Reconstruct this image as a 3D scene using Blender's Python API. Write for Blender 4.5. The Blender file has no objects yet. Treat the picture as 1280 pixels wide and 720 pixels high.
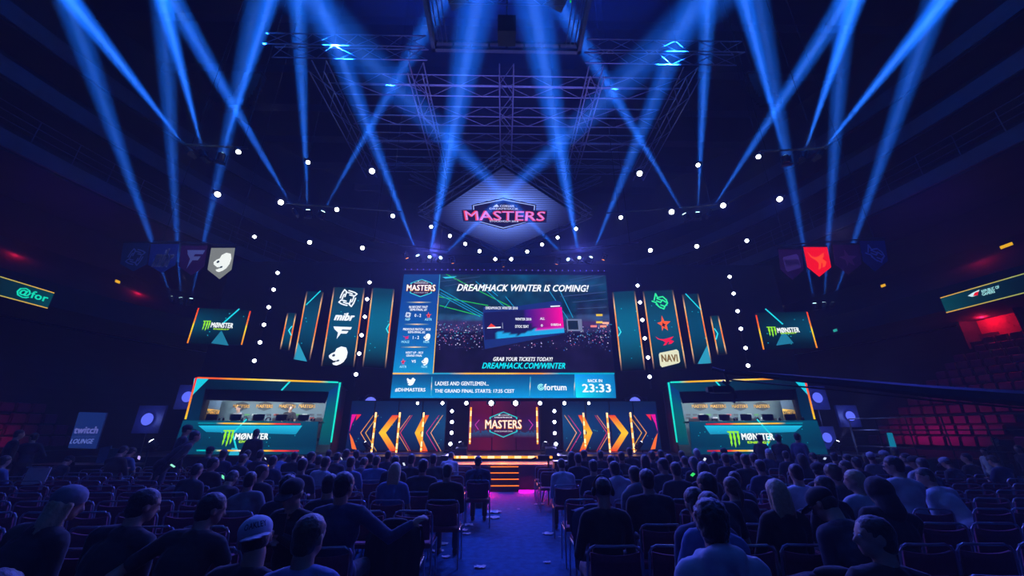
import bpy, math, random
from mathutils import Vector, Matrix, Euler, noise
R = math.radians
random.seed(7)
SC = bpy.context.scene
COL = SC.collection
# ------------------------------------------------------------------ camera, world, exposure
FPX = 480.0; PIT = R(20.4); YAW = R(1.1); EYE = 1.68
cam = bpy.data.cameras.new('camera'); cam.sensor_width = 36; cam.lens = FPX / 1280 * 36; cam.clip_end = 200
co = bpy.data.objects.new('camera', cam); COL.objects.link(co); SC.camera = co
co.location = (0, 0, EYE); co.rotation_euler = (math.pi / 2 + PIT, 0, -YAW)
w = bpy.data.worlds.new('world'); SC.world = w; w.use_nodes = True
w.node_tree.nodes['Background'].inputs[0].default_value = (0.0, 0.0, 0.001, 1)
w.node_tree.nodes['Background'].inputs[1].default_value = 1.0
SC.view_settings.view_transform = 'Standard'; SC.view_settings.look = 'None'
SC.view_settings.exposure = 0.0; SC.view_settings.gamma = 1.0
SC.cycles.volume_bounces = 0; SC.cycles.max_bounces = 3; SC.cycles.diffuse_bounces = 1; SC.cycles.glossy_bounces = 2
SC.cycles.transparent_max_bounces = 8; SC.cycles.use_denoising = True
SC.cycles.sample_clamp_indirect = 3.0; SC.cycles.caustics_reflective = False; SC.cycles.caustics_refractive = False
HAZE = 0.0055
_nt = w.node_tree; _v = _nt.nodes.new('ShaderNodeVolumeScatter'); _v.inputs['Density'].default_value = HAZE; _v.inputs['Color'].default_value = (1, 1, 1, 1)
_nt.links.new(_v.outputs[0], _nt.nodes['World Output'].inputs['Volume'])      # thin stage haze through the whole hall

def area(name, loc, to, size, energy, color, sy=None):
    L = bpy.data.lights.new(name, 'AREA'); L.spread = R(120); L.energy = energy; L.color = color; L.size = size
    if sy: L.shape = 'RECTANGLE'; L.size_y = sy
    o = bpy.data.objects.new(name, L); COL.objects.link(o); o.location = loc
    o.rotation_euler = (Vector(to) - Vector(loc)).to_track_quat('-Z', 'Y').to_euler(); return o
def spot(name, loc, to, energy, color, ang, blend=.8, r=.05, linear=False):
    L = bpy.data.lights.new(name, 'SPOT'); L.energy = energy; L.color = color; L.spot_size = R(ang); L.spot_blend = blend
    L.shadow_soft_size = r
    if linear:      # a collimated beam: its brightness falls off with distance, not with its square
        L.use_nodes = True; nt = L.node_tree; f = nt.nodes.new('ShaderNodeLightFalloff'); f.inputs[0].default_value = .1
        nt.links.new(f.outputs['Linear'], nt.nodes['Emission'].inputs['Strength'])
    o = bpy.data.objects.new(name, L); COL.objects.link(o); o.location = loc
    o.rotation_euler = (Vector(to) - Vector(loc)).to_track_quat('-Z', 'Y').to_euler(); return o
# unseen wash lights added over the audience, round the grid and by the bowl
area('audience_wash', (0, 15.5, 9.4), (0, 4, 0), 3, 130, (.0, .07, 1), .6)
area('side_wash', (-13, 10, 8.5), (-4, 4, 0.5), 2, 30, (.05, .06, 1), 1.0)
area('side_wash', (13, 10, 8.5), (4, 4, 0.5), 2, 45, (.05, .06, 1), 1.0)
area('back_wash', (0, -2.5, 9), (0, 6, 0), 10, 5, (.05, .04, .9), 2.0)
area('roof_wash', (0, 9, 18), (0, 16, 36), 12, 2400, (.01, .06, 1), 4.0)
area('added_grid_light', (0, 11, 11.6), (0, 11.6, 14), 9, 70, (.22, .2, 1), 3.0).data.spread = R(100)  # added without a fixture, shines up to brighten the trusses
area('pennant_wash', (-9.5, 9.5, 7), (-12.5, 14, 9.3), .6, 9, (.25, .3, 1), .3).data.spread = R(60)  # added pair without fixtures, lifts the dim pennants from the front
area('pennant_wash', (9.5, 9.5, 7), (12.5, 14, 9.3), .6, 8, (.3, .25, 1), .3).data.spread = R(60)
area('added_rim_light', (-3, 14.6, 8.9), (-3, 5, 1), .7, 470, (.10, .12, 1), .3)  # added pair without fixtures, puts rim highlights on heads and shoulders
area('added_rim_light', (3, 14.6, 8.9), (3, 5, 1), .7, 470, (.10, .12, 1), .3)
area('magenta_bowl', (18.6, 19, 2.0), (24.5, 19, 1.6), 2.0, 11, (1, .0, .4), .5)
area('magenta_bowl', (-18.6, 16, 1.6), (-24, 15, 1.4), 1.4, 12, (1, .0, .2), .5)

# ------------------------------------------------------------------ helpers
def ray(px, py):
    a = (px - 640) / FPX; b = (360 - py) / FPX
    y = math.cos(PIT) - b * math.sin(PIT); z = math.sin(PIT) + b * math.cos(PIT)
    return Vector((a * math.cos(YAW) + y * math.sin(YAW), -a * math.sin(YAW) + y * math.cos(YAW), z))
E0 = Vector((0, 0, EYE))
def atY(px, py, Y): r = ray(px, py); return E0 + r * (Y / r.y)
def atZ(px, py, Z): r = ray(px, py); return E0 + r * ((Z - EYE) / r.z)
def atX(px, py, X): r = ray(px, py); return E0 + r * (X / r.x)
def lin(c): return tuple(((v / 255) / 12.92 if v <= 10 else ((v / 255 + .055) / 1.055) ** 2.4) for v in c)
class Pl:
    """a flat upright (or lying) surface in the hall"""
    def __init__(s, o, u, v=(0, 0, 1)):
        s.o = Vector(o); s.u = Vector(u).normalized(); s.v = Vector(v).normalized()
        s.n = s.u.cross(s.v)
        if s.n.dot(E0 - s.o) < 0: s.n = -s.n
    def hit(s, px, py):
        r = ray(px, py); t = (s.o - E0).dot(s.n) / r.dot(s.n); p = E0 + r * t - s.o
        return p.dot(s.u), p.dot(s.v)
    def pt(s, a, b, off=0.0): return s.o + s.u * a + s.v * b + s.n * off
MATS = {}
def mat(name, col, rough=.7, metal=0., var=.25, scale=12., bump=.1):
    if name in MATS: return MATS[name]
    m = bpy.data.materials.new(name); m.use_nodes = True; nt = m.node_tree; b = nt.nodes['Principled BSDF']
    b.inputs['Roughness'].default_value = rough; b.inputs['Metallic'].default_value = metal
    n = nt.nodes.new('ShaderNodeTexNoise'); n.inputs['Scale'].default_value = scale; n.inputs['Detail'].default_value = 3
    tc = nt.nodes.new('ShaderNodeTexCoord'); nt.links.new(tc.outputs['Object'], n.inputs['Vector'])
    mx = nt.nodes.new('ShaderNodeMix'); mx.data_type = 'RGBA'
    mx.inputs[6].default_value = (*[c * (1 - var) for c in col], 1); mx.inputs[7].default_value = (*[min(1, c * (1 + var)) for c in col], 1)
    nt.links.new(n.outputs['Fac'], mx.inputs[0]); nt.links.new(mx.outputs[2], b.inputs['Base Color'])
    if bump:
        bp = nt.nodes.new('ShaderNodeBump'); bp.inputs['Strength'].default_value = bump; bp.inputs['Distance'].default_value = .01
        nt.links.new(n.outputs['Fac'], bp.inputs['Height']); nt.links.new(bp.outputs[0], b.inputs['Normal'])
    MATS[name] = m; return m
def emi(name, col, s=1., sample='NONE'):
    if name in MATS: return MATS[name]
    m = bpy.data.materials.new(name); m.use_nodes = True; nt = m.node_tree; nt.nodes.clear()
    o = nt.nodes.new('ShaderNodeOutputMaterial'); e = nt.nodes.new('ShaderNodeEmission')
    e.inputs[0].default_value = (*col, 1); e.inputs[1].default_value = s; nt.links.new(e.outputs[0], o.inputs[0])
    m.cycles.emission_sampling = sample; MATS[name] = m; return m
def scr(name, s, sample):           # lit LED pixels: the picture's own colours, stored per vertex
    m = bpy.data.materials.new(name); m.use_nodes = True; nt = m.node_tree; nt.nodes.clear()
    o = nt.nodes.new('ShaderNodeOutputMaterial'); e = nt.nodes.new('ShaderNodeEmission')
    a = nt.nodes.new('ShaderNodeAttribute'); a.attribute_name = 'Col'; nt.links.new(a.outputs['Color'], e.inputs[0])
    e.inputs[1].default_value = s; nt.links.new(e.outputs[0], o.inputs[0]); m.cycles.emission_sampling = sample; return m
LED = scr('led_pixels', 1.1, 'FRONT'); LEDD = scr('led_detail', 1.15, 'NONE'); LEDDIM = scr('led_dim', 1.0, 'NONE')

def wloc(p):
    v = Vector((0, 0, 0))
    while p is not None: v = v + p.location; p = p.parent
    return v
def mk(name, vs, fs, m, parent=None, world=True, smooth=False, cols=None, tag=None):
    me = bpy.data.meshes.new(name)
    off = wloc(parent) if (world and parent is not None) else Vector((0, 0, 0))
    me.from_pydata([tuple(Vector(v) - off) for v in vs], [], fs)
    ms = m if isinstance(m, (list, tuple)) else [m]
    for x in ms: me.materials.append(x)
    if smooth: me.polygons.foreach_set('use_smooth', [True] * len(me.polygons))
    if cols is not None:
        ca = me.color_attributes.new('Col', 'FLOAT_COLOR', 'POINT')
        if len(cols) == 3 and not hasattr(cols[0], '__len__'): cols = [cols] * len(vs)
        fl = []
        for c in cols: fl += [c[0], c[1], c[2], 1.0]
        ca.data.foreach_set('color', fl)
    o = bpy.data.objects.new(name, me); COL.objects.link(o)
    if parent is not None: o.parent = parent
    if tag: tg(o, *tag)
    return o
def tg(o, label=None, cat=None, group=None, kind=None):
    if label: o['label'] = label
    if cat: o['category'] = cat
    if group: o['group'] = group
    if kind: o['kind'] = kind
    return o
def thing(name, label, cat, loc=(0, 0, 0), rz=0, group=None):
    o = bpy.data.objects.new(name, None); COL.objects.link(o); o.location = loc; o.rotation_euler = (0, 0, rz)
    o.empty_display_size = .1
    return tg(o, label, cat, group)
class MB:
    def __init__(s): s.v = []; s.f = []; s.mi = []; s.cm = 0
    def add(s, vs, fs):
        n = len(s.v); s.v += [Vector(v) for v in vs]
        for f in fs: s.f.append(tuple(i + n for i in f)); s.mi.append(s.cm)
    def box(s, c, d, rot=None):
        c = Vector(c); vs = []
        for z in (-1, 1):
            for x, y in ((-1, -1), (1, -1), (1, 1), (-1, 1)):
                p = Vector((x * d[0] / 2, y * d[1] / 2, z * d[2] / 2))
                if rot is not None: p = rot @ p
                vs.append(c + p)
        s.add(vs, [(3, 2, 1, 0), (4, 5, 6, 7), (0, 1, 5, 4), (1, 2, 6, 5), (2, 3, 7, 6), (3, 0, 4, 7)])
    def tube(s, pts, r, n=6, r2=None, caps=True):
        pts = [Vector(p) for p in pts]; k = len(pts); vs = []; fs = []
        for i, p in enumerate(pts):
            d = (pts[min(i + 1, k - 1)] - pts[max(i - 1, 0)]).normalized(); q = d.to_track_quat('Z', 'X' if abs(d.x) < .9 else 'Y').to_matrix()
            rr = r if r2 is None else r + (r2 - r) * i / (k - 1)
            for j in range(n):
                t = 2 * math.pi * j / n; vs.append(p + q @ Vector((rr * math.cos(t), rr * math.sin(t), 0)))
        for i in range(k - 1):
            for j in range(n): a = i * n + j; b = i * n + (j + 1) % n; fs.append((a, b, b + n, a + n))
        if caps: fs.append(tuple(range(n))[::-1]); fs.append(tuple((k - 1) * n + j for j in range(n)))
        s.add(vs, fs)
    def ell(s, c, r, rot=None, seg=10, rings=6):
        c = Vector(c); vs = []; fs = []
        for i in range(rings + 1):
            ph = math.pi * i / rings
            for j in range(seg):
                t = 2 * math.pi * j / seg
                p = Vector((r[0] * math.sin(ph) * math.cos(t), r[1] * math.sin(ph) * math.sin(t), r[2] * math.cos(ph)))
                if rot is not None: p = rot @ p
                vs.append(c + p)
        for i in range(rings):
            for j in range(seg): a = i * seg + j; b = i * seg + (j + 1) % seg; fs.append((a, a + seg, b + seg, b))
        s.add(vs, fs)
    def plate(s, pl, pts, off0, off1):      # an outline on a plane, given thickness
        n = len(pts); vs = [pl.pt(a, b, off1) for a, b in pts] + [pl.pt(a, b, off0) for a, b in pts]
        fs = [tuple(range(n)), tuple(range(2 * n - 1, n - 1, -1))] + [(i, i + n, (i + 1) % n + n, (i + 1) % n) for i in range(n)]
        s.add(vs, fs)
    def build(s, name, m, parent=None, world=True, smooth=False, tag=None):
        o = mk(name, s.v, s.f, m, parent, world, smooth, None, tag)
        if any(s.mi): o.data.polygons.foreach_set('material_index', s.mi)
        return o
def child_copy(o, parent, loc=None, rot=None):
    c = o.copy(); COL.objects.link(c); c.parent = parent
    if loc is not None: c.location = loc
    if rot is not None: c.rotation_euler = rot
    return c
# --- pictures on LED surfaces
def qgrid(name, pl, corners, fn, parent, off=.004, nu=1, nv=1, m=None, px=True):
    """corners: TL, TR, BR, BL in photo pixels or plane metres; fn(u, v) -> 0..255 colour, v from the top"""
    c = [pl.hit(*p) for p in corners] if px else corners
    vs = []; cols = []; fs = []
    for j in range(nv + 1):
        for i in range(nu + 1):
            u = i / nu; v = j / nv
            a = (c[0][0] * (1 - u) + c[1][0] * u) * (1 - v) + (c[3][0] * (1 - u) + c[2][0] * u) * v
            b = (c[0][1] * (1 - u) + c[1][1] * u) * (1 - v) + (c[3][1] * (1 - u) + c[2][1] * u) * v
            vs.append(pl.pt(a, b, off)); cols.append(lin(fn(u, v) if callable(fn) else fn))
    for j in range(nv):
        for i in range(nu): a = j * (nu + 1) + i; fs.append((a + nu + 1, a + nu + 2, a + 1, a))
    return mk(name, vs, fs, m or LEDD, parent, cols=cols)
def ppoly(name, pl, pts, col, parent, off=.008, px=True, m=None):
    if px: pts = [pl.hit(*p) for p in pts]
    return mk(name, [pl.pt(a, b, off) for a, b in pts], [tuple(range(len(pts)))], m or LEDD, parent, cols=[lin(c) for c in col] if hasattr(col[0], '__len__') else lin(col))
def pstroke(name, pl, lines, wd, col, parent, off=.008, px=True, m=None, closed=False):
    vs = []; fs = []; cols = []
    for ln in lines:
        P = [Vector(pl.hit(*p)) if px else Vector(p) for p in ln]
        if closed: P = P + [P[0], P[1]]
        for i in range(len(P) - 1):
            d = (P[i + 1] - P[i]);
            if d.length < 1e-6: continue
            d.normalize(); nn = Vector((-d.y, d.x)) * wd / 2; e = d * wd * .35
            k = len(vs)
            for q in (P[i] - e - nn, P[i + 1] + e - nn, P[i + 1] + e + nn, P[i] - e + nn): vs.append(pl.pt(q.x, q.y, off + .0004 * (i % 3)))
            fs.append((k, k + 1, k + 2, k + 3))
    return mk(name, vs, fs, m or LEDD, parent, cols=lin(col))
TMP = bpy.data.scenes.new('workshop'); JUNK = []
_cu = bpy.data.curves.new('lettering', 'FONT'); _cu.resolution_u = 2; OT = bpy.data.objects.new('workshop_text', _cu)
OM = bpy.data.objects.new('workshop_mesh', bpy.data.meshes.new('blank')); _rm = OM.modifiers.new('r', 'REMESH'); _rm.mode = 'VOXEL'; _rm.use_smooth_shade = True; _sm = OM.modifiers.new('s', 'SMOOTH')
TMP.collection.objects.link(OT); TMP.collection.objects.link(OM); VL = TMP.view_layers[0]; VL.update()
def evaluated(o):
    VL.update(); dg = VL.depsgraph; return bpy.data.meshes.new_from_object(o.evaluated_get(dg), depsgraph=dg)
TXT = {}
def textmesh(s, shear=0., bold=0., sp=1.):
    if (s, shear, bold) in TXT: return TXT[(s, shear, bold)]
    _cu.body = s; _cu.shear = shear; _cu.offset = 0; _cu.space_character = sp + bold * 1.6; me = evaluated(OT)
    v0 = [(v.co.x, v.co.y) for v in me.vertices]; f0 = [tuple(p.vertices) for p in me.polygons]; vs = []; fs = []
    for dx, dy in (((-1.3, -.6), (1.3, -.6), (1.3, .6), (-1.3, .6)) if bold > .004 else ((0, 0),)):      # struck several times, slightly apart: heavier strokes
        k = len(vs); vs += [(x + dx * bold, y + dy * bold) for x, y in v0]; fs += [tuple(i + k for i in f) for f in f0]
    JUNK.append(me)
    x0 = min(v[0] for v in vs); x1 = max(v[0] for v in vs); y0 = min(v[1] for v in vs); y1 = max(v[1] for v in vs)
    TXT[(s, shear, bold)] = ([((x - x0) / (x1 - x0), (y - y0) / (y1 - y0)) for x, y in vs], fs); return TXT[(s, shear, bold)]
def ptext(s, pl, box, col, parent, off=.012, px=True, shear=0., bold=.015, m=None, warp=0., name='lettering'):
    """fit lettering into box (x0, y0, x1, y1); pixels (top first) or plane metres (bottom first)"""
    vs, fs = textmesh(s, shear, bold)
    if px:
        ym = (box[1] + box[3]) / 2; xm = (box[0] + box[2]) / 2
        a0 = pl.hit(box[0], ym)[0]; a1 = pl.hit(box[2], ym)[0]; b0 = pl.hit(xm, box[3])[1]; b1 = pl.hit(xm, box[1])[1]
    else: a0, b0, a1, b1 = box
    h = b1 - b0
    return mk(name, [pl.pt(a0 + (a1 - a0) * x, b0 + h * y * (1 + warp * (2 * x - 1) ** 2) - warp * h * .5 * (2 * x - 1) ** 2, off) for x, y in vs], fs, m or LEDD, parent, cols=lin(col))
def unit(pl, box, pts):      # unit drawing -> plane metres
    ym = (box[1] + box[3]) / 2; xm = (box[0] + box[2]) / 2
    a0 = pl.hit(box[0], ym)[0]; a1 = pl.hit(box[2], ym)[0]; b0 = pl.hit(xm, box[3])[1]; b1 = pl.hit(xm, box[1])[1]
    return [(a0 + (a1 - a0) * x, b0 + (b1 - b0) * y) for x, y in pts]
def mbox(pl, box):
    (a0, b0), (a1, b1) = unit(pl, box, [(0, 0), (1, 1)]); return a0, b0, a1, b1

# emblem: hexagonal badge with a wide word across
def emblem(pl, box, parent, off, edge, word, wc, inner=(20, 18, 40), m=None, px=True, small=True):
    if px: box = mbox(pl, box)
    a0, b0, a1, b1 = box; W = a1 - a0; H = b1 - b0
    f = lambda x, y: (a0 + W * x, b0 + H * y)
    hexa = lambda e: [f(.14 + e, .78 - e * .5), f(.5, 1 - e * 1.1), f(.86 - e, .78 - e * .5), f(.86 - e, .22 + e * .5), f(.5, 0 + e * 1.1), f(.14 + e, .22 + e * .5)]
    g = [ppoly('badge', pl, hexa(0), edge, parent, off, False, m), ppoly('badge', pl, hexa(.035), inner, parent, off + .006, False, m)]
    ppoly('badge_bar', pl, [f(.0, .30), f(.03, .70), f(.97, .70), f(1, .30)], inner, parent, off + .010, False, m)
    ptext('MASTERS', pl, (*f(.025, .33), *f(.975, .67)), word, parent, off + .014, False, 0, .03, m, warp=.12)
    ptext('MASTERS', pl, (*f(.035, .36), *f(.965, .66)), wc, parent, off + .018, False, 0, .012, m, warp=.12)
    if small:
        ppoly('sail_mark', pl, [f(.36, .84), f(.42, .84), f(.41, .91), f(.39, .87), f(.37, .88)], (235, 240, 245), parent, off + .014, False, m)
        ptext('CORSAIR', pl, (*f(.44, .835), *f(.66, .885)), (230, 235, 240), parent, off + .014, False, 0, .0, m)
        ptext('DREAMHACK', pl, (*f(.27, .745), *f(.73, .80)), (230, 235, 240), parent, off + .014, False, 0, .02, m)
        ptext('STOCKHOLM 2018', pl, (*f(.27, .21), *f(.73, .265)), (230, 235, 240), parent, off + .014, False, 0, .0, m)

LOGOS = {
 'faze': [(0, 1), (1, 1), (.94, .78), (.5, .78), (.46, .66), (.85, .66), (.76, .45), (.46, .45), (.28, 0), (.3, .52), (.08, .78)],
 'bear': [(.12, .62), (.3, .7), (.36, .88), (.6, 1), (.88, .95), (1, .7), (.98, .42), (.86, .2), (.7, .08), (.5, 0), (.34, .03), (.24, .12), (.4, .16), (.44, .26), (.3, .24), (.2, .3), (.05, .38), (0, .5)],
 'star': [(.42, 1), (.55, .62), (1, .6), (.68, .38), (.72, .02), (.44, .22), (.3, 0), (.3, .35), (0, .52), (.34, .6)],
 'mouse': [(0, 1), (.2, .72), (.42, .66), (.62, .74), (1, .95), (.86, .66), (.76, .62), (.98, .42), (.8, .16), (.62, .12), (.72, .3), (.66, .4), (.52, .06), (.36, .0), (.5, .34), (.38, .5), (.12, .68)],
 'bird': [(0, .78), (.12, .7), (.05, .6), (.2, .5), (.1, .35), (.32, .3), (.18, .12), (.45, .02), (.75, .15), (.88, .45), (1, .8), (.86, .84), (.78, .98), (.6, .95), (.52, .74), (.3, .78), (.12, .95)],
 'claw': [(.2, 1), (1, 1), (.86, .9), (.95, .62), (.8, .35), (.82, .2), (.55, 0), (.42, .3), (.55, .4), (.4, .62), (.52, .88), (0, .94)],
}
def logo(kind, pl, box, col, parent, off=.012, m=None):
    if kind == 'ninja':
        a0, b0, a1, b1 = mbox(pl, box); cx, cy = (a0 + a1) / 2, (b0 + b1) / 2; rx, ry = (a1 - a0) / 2, (b1 - b0) / 2
        ls = []
        for k in range(4):
            t0 = k * math.pi / 2 + .5
            ls.append([(cx + rx * r * math.cos(t0 + t), cy + ry * r * math.sin(t0 + t)) for r, t in ((1, 0), (.86, .35), (.78, .75), (.8, 1.1))])
            ls.append([(cx + rx * r * math.cos(t0 + t), cy + ry * r * math.sin(t0 + t)) for r, t in ((1, 0), (.72, -.15), (.5, .1), (.36, .7))])
            ls.append([(cx + rx * r * math.cos(t0 + t), cy + ry * r * math.sin(t0 + t)) for r, t in ((.6, .35), (.56, .8), (.6, 1.3))])
        pstroke('shuriken_mark', pl, ls, (a1 - a0) * .07, col, parent, off, False, m)
    elif kind == 'gecko':
        ls = [[(.0, .55), (.25, .45), (.4, .2), (.7, .05), (.8, .2), (.55, .3)], [(.15, .6), (.3, 1), (.4, .75), (.75, .8), (.95, .6), (1, .4), (.85, .25)],
              [(.3, .55), (.55, .45), (.7, .6), (.9, .45)], [(.25, .35), (.5, .12)], [(.35, .7), (.6, .6)]]
        pstroke('creature_mark', pl, [unit(pl, box, l) for l in ls], (mbox(pl, box)[2] - mbox(pl, box)[0]) * .09, col, parent, off, False, m)
    elif kind == 'mibr': ptext('mibr', pl, box, col, parent, off, True, .3, .04, m)
    elif kind == 'navi':
        ppoly('square_badge', pl, unit(pl, box, [(0, .1), (.08, .0), (.92, .22), (1, .3), (1, .9), (.92, 1), (.06, .82), (0, .72)]), (225, 225, 190), parent, off, False, m)
        x0, y0, x1, y1 = box; w_, h_ = x1 - x0, y1 - y0
        ptext('NAVI', pl, (x0 + w_ * .1, y0 + h_ * .28, x1 - w_ * .1, y1 - h_ * .3), (120, 90, 10), parent, off + .01, True, 0, .03, m)
    else:
        ppoly(kind + '_mark', pl, unit(pl, box, LOGOS[kind]), col, parent, off, False, m)
        if kind == 'bear':
            ppoly('eye_mark', pl, unit(pl, box, [(.18, .52), (.26, .6), (.36, .54), (.3, .46), (.2, .46)]), (10, 40, 60), parent, off + .006, False, m)
            ppoly('jaw_mark', pl, unit(pl, box, [(.42, .18), (.6, .22), (.62, .3), (.5, .3)]), (10, 40, 60), parent, off + .006, False, m)
        if kind == 'star': ppoly('star_hole', pl, unit(pl, box, [(.42, .56), (.5, .45), (.62, .42), (.53, .34), (.5, .2), (.42, .32), (.32, .3), (.38, .42)]), (40, 20, 30), parent, off + .006, False, m)
def drink_logo(pl, claws, word, sub, parent, off=.02):
    x0, y0, x1, y1 = claws; w_ = (x1 - x0) / 2.6
    for k in range(3):
        b = (x0 + k * w_ * .8, y0 + (0, 0, 0)[k], x0 + k * w_ * .8 + w_, y1 - (y1 - y0) * (.08, 0, .14)[k])
        logo('claw', pl, b, (150, 235, 20), parent, off)
    ptext('M\u00d8NSTER', pl, word, (245, 250, 250), parent, off, True, .0, .035)
    ptext('ENERGY', pl, sub, (170, 230, 10), parent, off, True, .0, .05)

M_BLACK = mat('black_paint', (.02, .02, .024), .5, 0, .3, 8)
M_HOUS = mat('fixture_housing', (.05, .05, .06), .4, .3)
M_ALU = mat('truss_aluminium', (.45, .44, .55), .4, .4, .15, 30)
M_CONC = mat('bowl_concrete', (.035, .035, .05), .85, 0, .35, .8)
M_BAND = mat('balcony_front', (.16, .16, .2), .7, 0, .25, 1.5)
M_DRAPE = mat('black_drape', (.012, .012, .018), .9, 0, .4, 3)
# ------------------------------------------------------------------ setting
def structure(o): o['kind'] = 'structure'; return o
mb = MB(); mb.box((0, 8, -.05), (110, 130, .1)); cm_ = mat('blue_grey_carpet', (.015, .09, .19), 1., 0, .6, 9, .8); cm_.node_tree.nodes['Principled BSDF'].inputs['Specular IOR Level'].default_value = .05; structure(mb.build('floor', cm_))
K_ = 1.7          # the bowl is a large arena: its tiers stand well outside the floor seats
def zs(z): return EYE + (z - EYE) * K_
def oval(a, n, t0, t1, ex=2.35):
    out = []; b = a + 11.0 * K_
    for i in range(n + 1):
        t = t0 + (t1 - t0) * i / n; c, s_ = math.cos(t), math.sin(t)
        out.append((a * math.copysign(abs(c) ** (2 / ex), c), b * math.copysign(abs(s_) ** (2 / ex), s_)))
    return out
def sweep(profile, n=96, t0=-.75, t1=math.pi + .75):
    rows = [oval(a, n, t0, t1) for a, z in profile]; vs = []; fs = []
    for k, (a, z) in enumerate(profile): vs += [(x, y, z) for x, y in rows[k]]
    for k in range(len(profile) - 1):
        for i in range(n): p = k * (n + 1) + i; fs.append((p, p + 1, p + n + 2, p + n + 1))
    return vs, fs
STEPS = 14; TR_, TH_ = .70, .48; A0_ = 21.4; Z0_ = .85
prof = [(A0_, 0), (A0_, Z0_)]
for k in range(STEPS): prof += [(A0_ + TR_ * (k + 1), Z0_ + TH_ * k), (A0_ + TR_ * (k + 1), Z0_ + TH_ * (k + 1))]
prof = prof[:-1] + [(A0_ + TR_ * STEPS, zs(5.35))]
AE = A0_ + TR_ * STEPS
vs, fs = sweep(prof); structure(mk('wall_lower_tier', vs, fs, M_CONC))
for nm, pr in (('wall_first_balcony', [(18.2, 5.35), (15.35, 5.35), (15.35, 6.1), (19, 8.2), (19, 9.6)]), ('wall_second_balcony', [(19, 9.6), (15.75, 9.6), (15.75, 10.2), (19, 11.6), (19, 12.1)]),
               ('wall_third_balcony', [(19, 12.1), (16.5, 12.1), (16.5, 12.8), (20.3, 14.6), (20.3, 15.5)]), ('wall_upper', [(20.3, 15.5), (18.7, 15.5), (18.7, 16.3), (22.3, 18), (22.3, 22.0)])):
    vs, fs = sweep([(a * K_, zs(z)) for a, z in pr]); structure(mk(nm, vs, fs, M_CONC))
for i, (a, z0, z1) in enumerate(((15.6, 9.65, 10.15), (16.35, 12.15, 12.75), (18.55, 15.55, 16.25))):
    vs, fs = sweep([(a * K_ + .14, zs(z0)), (a * K_, zs(z0)), (a * K_, zs(z1)), (a * K_ + .14, zs(z1))]); structure(mk('trim_%d' % (i + 1), vs, fs, M_BAND))
rl = thing('balcony_railing', 'thin metal railing along the lowest dim balcony edge above the pennants', 'railing', (0, 0, zs(10.2)))
for k in range(3):
    m_ = MB(); o_ = oval(15.75 * K_, 60, -.3, math.pi + .3); m_.tube([(x, y, zs(10.25) + .45 * (k + 1)) for x, y in o_], .03, 4); m_.build('rail', M_BAND, rl)
pm = MB(); pm.tube([(0, 0, 0), (0, 0, 1.45)], .03, 4); p0 = pm.build('post', M_BAND, rl, False); o_ = oval(15.75 * K_, 90, -.3, math.pi + .3); p0.location = (o_[0][0], o_[0][1], 0)
for x, y in o_[1:]: child_copy(p0, rl, (x, y, 0))
mb = MB(); mb.box((0, 8, zs(22.1)), (110, 130, .2)); structure(mb.build('ceiling', mat('roof_deck', (.025, .03, .045), .8, 0, .35, .5)))
for i in range(14):     # roof ribs
    m_ = MB(); m_.box((0, -6 + i * 5.0, zs(21.7)), (74, .35, 1.0)); structure(m_.build('beam', M_CONC))
# back drape behind the stage
m_ = MB(); m_.box((0, 19.6, 5.2), (30, .15, 10.4)); structure(m_.build('wall_back', M_DRAPE))
structure(mk('stage_deck', *(lambda m: (m.v, m.f))((lambda m: (m.box((0, 17.1, .42), (30, 5.0, .84)), m)[1])(MB())), mat('stage_deck', (.05, .05, .06), .35, 0, .2, 5)))

# ------------------------------------------------------------------ main screen
PS = Pl((0, 17, 0), (1, 0, 0))
def screen_case(root, pl, a0, b0, a1, b1, th=.12, name='cabinet'):
    m = MB(); m.plate(pl, [(a0, b0), (a1, b0), (a1, b1), (a0, b1)], -th, 0); return m.build(name, M_BLACK, root)
t = thing('led_screen', 'huge main LED screen with the winter announcement and blue score column', 'screen', (0, 17, 3.0))
screen_case(t, PS, -4.9, 2.96, 4.88, 8.76)
def pic(u, v):
    n = noise.noise(Vector((u * 7, v * 5, 0))); n2 = noise.noise(Vector((u * 22, v * 16, 3)))
    if v < .48: b = (4, 48, 66); k = .8 + 1.0 * max(0, n) + .5 * n2 + .5 * max(0, 1 - abs(u - .5) * 3.2) * (1 - v); c = [b[0] * k, b[1] * k, b[2] * k]
    else: k = .75 + .5 * n + .35 * n2; c = [24 * k, 17 * k, 48 * k]
    if .44 < v < .6: c = [c[0] + 28, c[1] + 30, c[2] + 46]
    if u > .8 and .3 < v < .55: c = [c[0] + 20, c[1] + 2, c[2] + 10]
    return [max(0, min(255, x)) for x in c]
qgrid('moving_picture', PS, [(549, 343), (757, 344), (768, 467), (542, 467)], pic, t, .006, 60, 34, LED)
blu = lambda u, v: (6 + 2 * v, 62 + 85 * v * v, 120 + 85 * v)
qgrid('score_column', PS, [(505, 343), (550, 343), (541, 467), (491, 467)], blu, t, .010, 1, 8, LED)
qgrid('ticker_strip', PS, [(491, 467), (768, 467), (770, 497.5), (488, 497.5)], lambda u, v: (4, 66 + 90 * v, 120 + 105 * v), t, .010, 4, 6, LED)
qgrid('clock_box', PS, [(718, 467.5), (767, 467), (770, 497), (720, 497)], lambda u, v: (0 + 15 * (1 - u), 120 + 90 * v * (1 - u) + 30 * (1 - u), 185 + 60 * (1 - u)), t, .014, 4, 4, LEDD)
def fade(a, b, c):      # bright in the middle of a line
    return lambda u, v: [a[i] + (b[i] - a[i]) * max(0, 1 - abs(2 * u - 1)) for i in range(3)]
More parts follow.
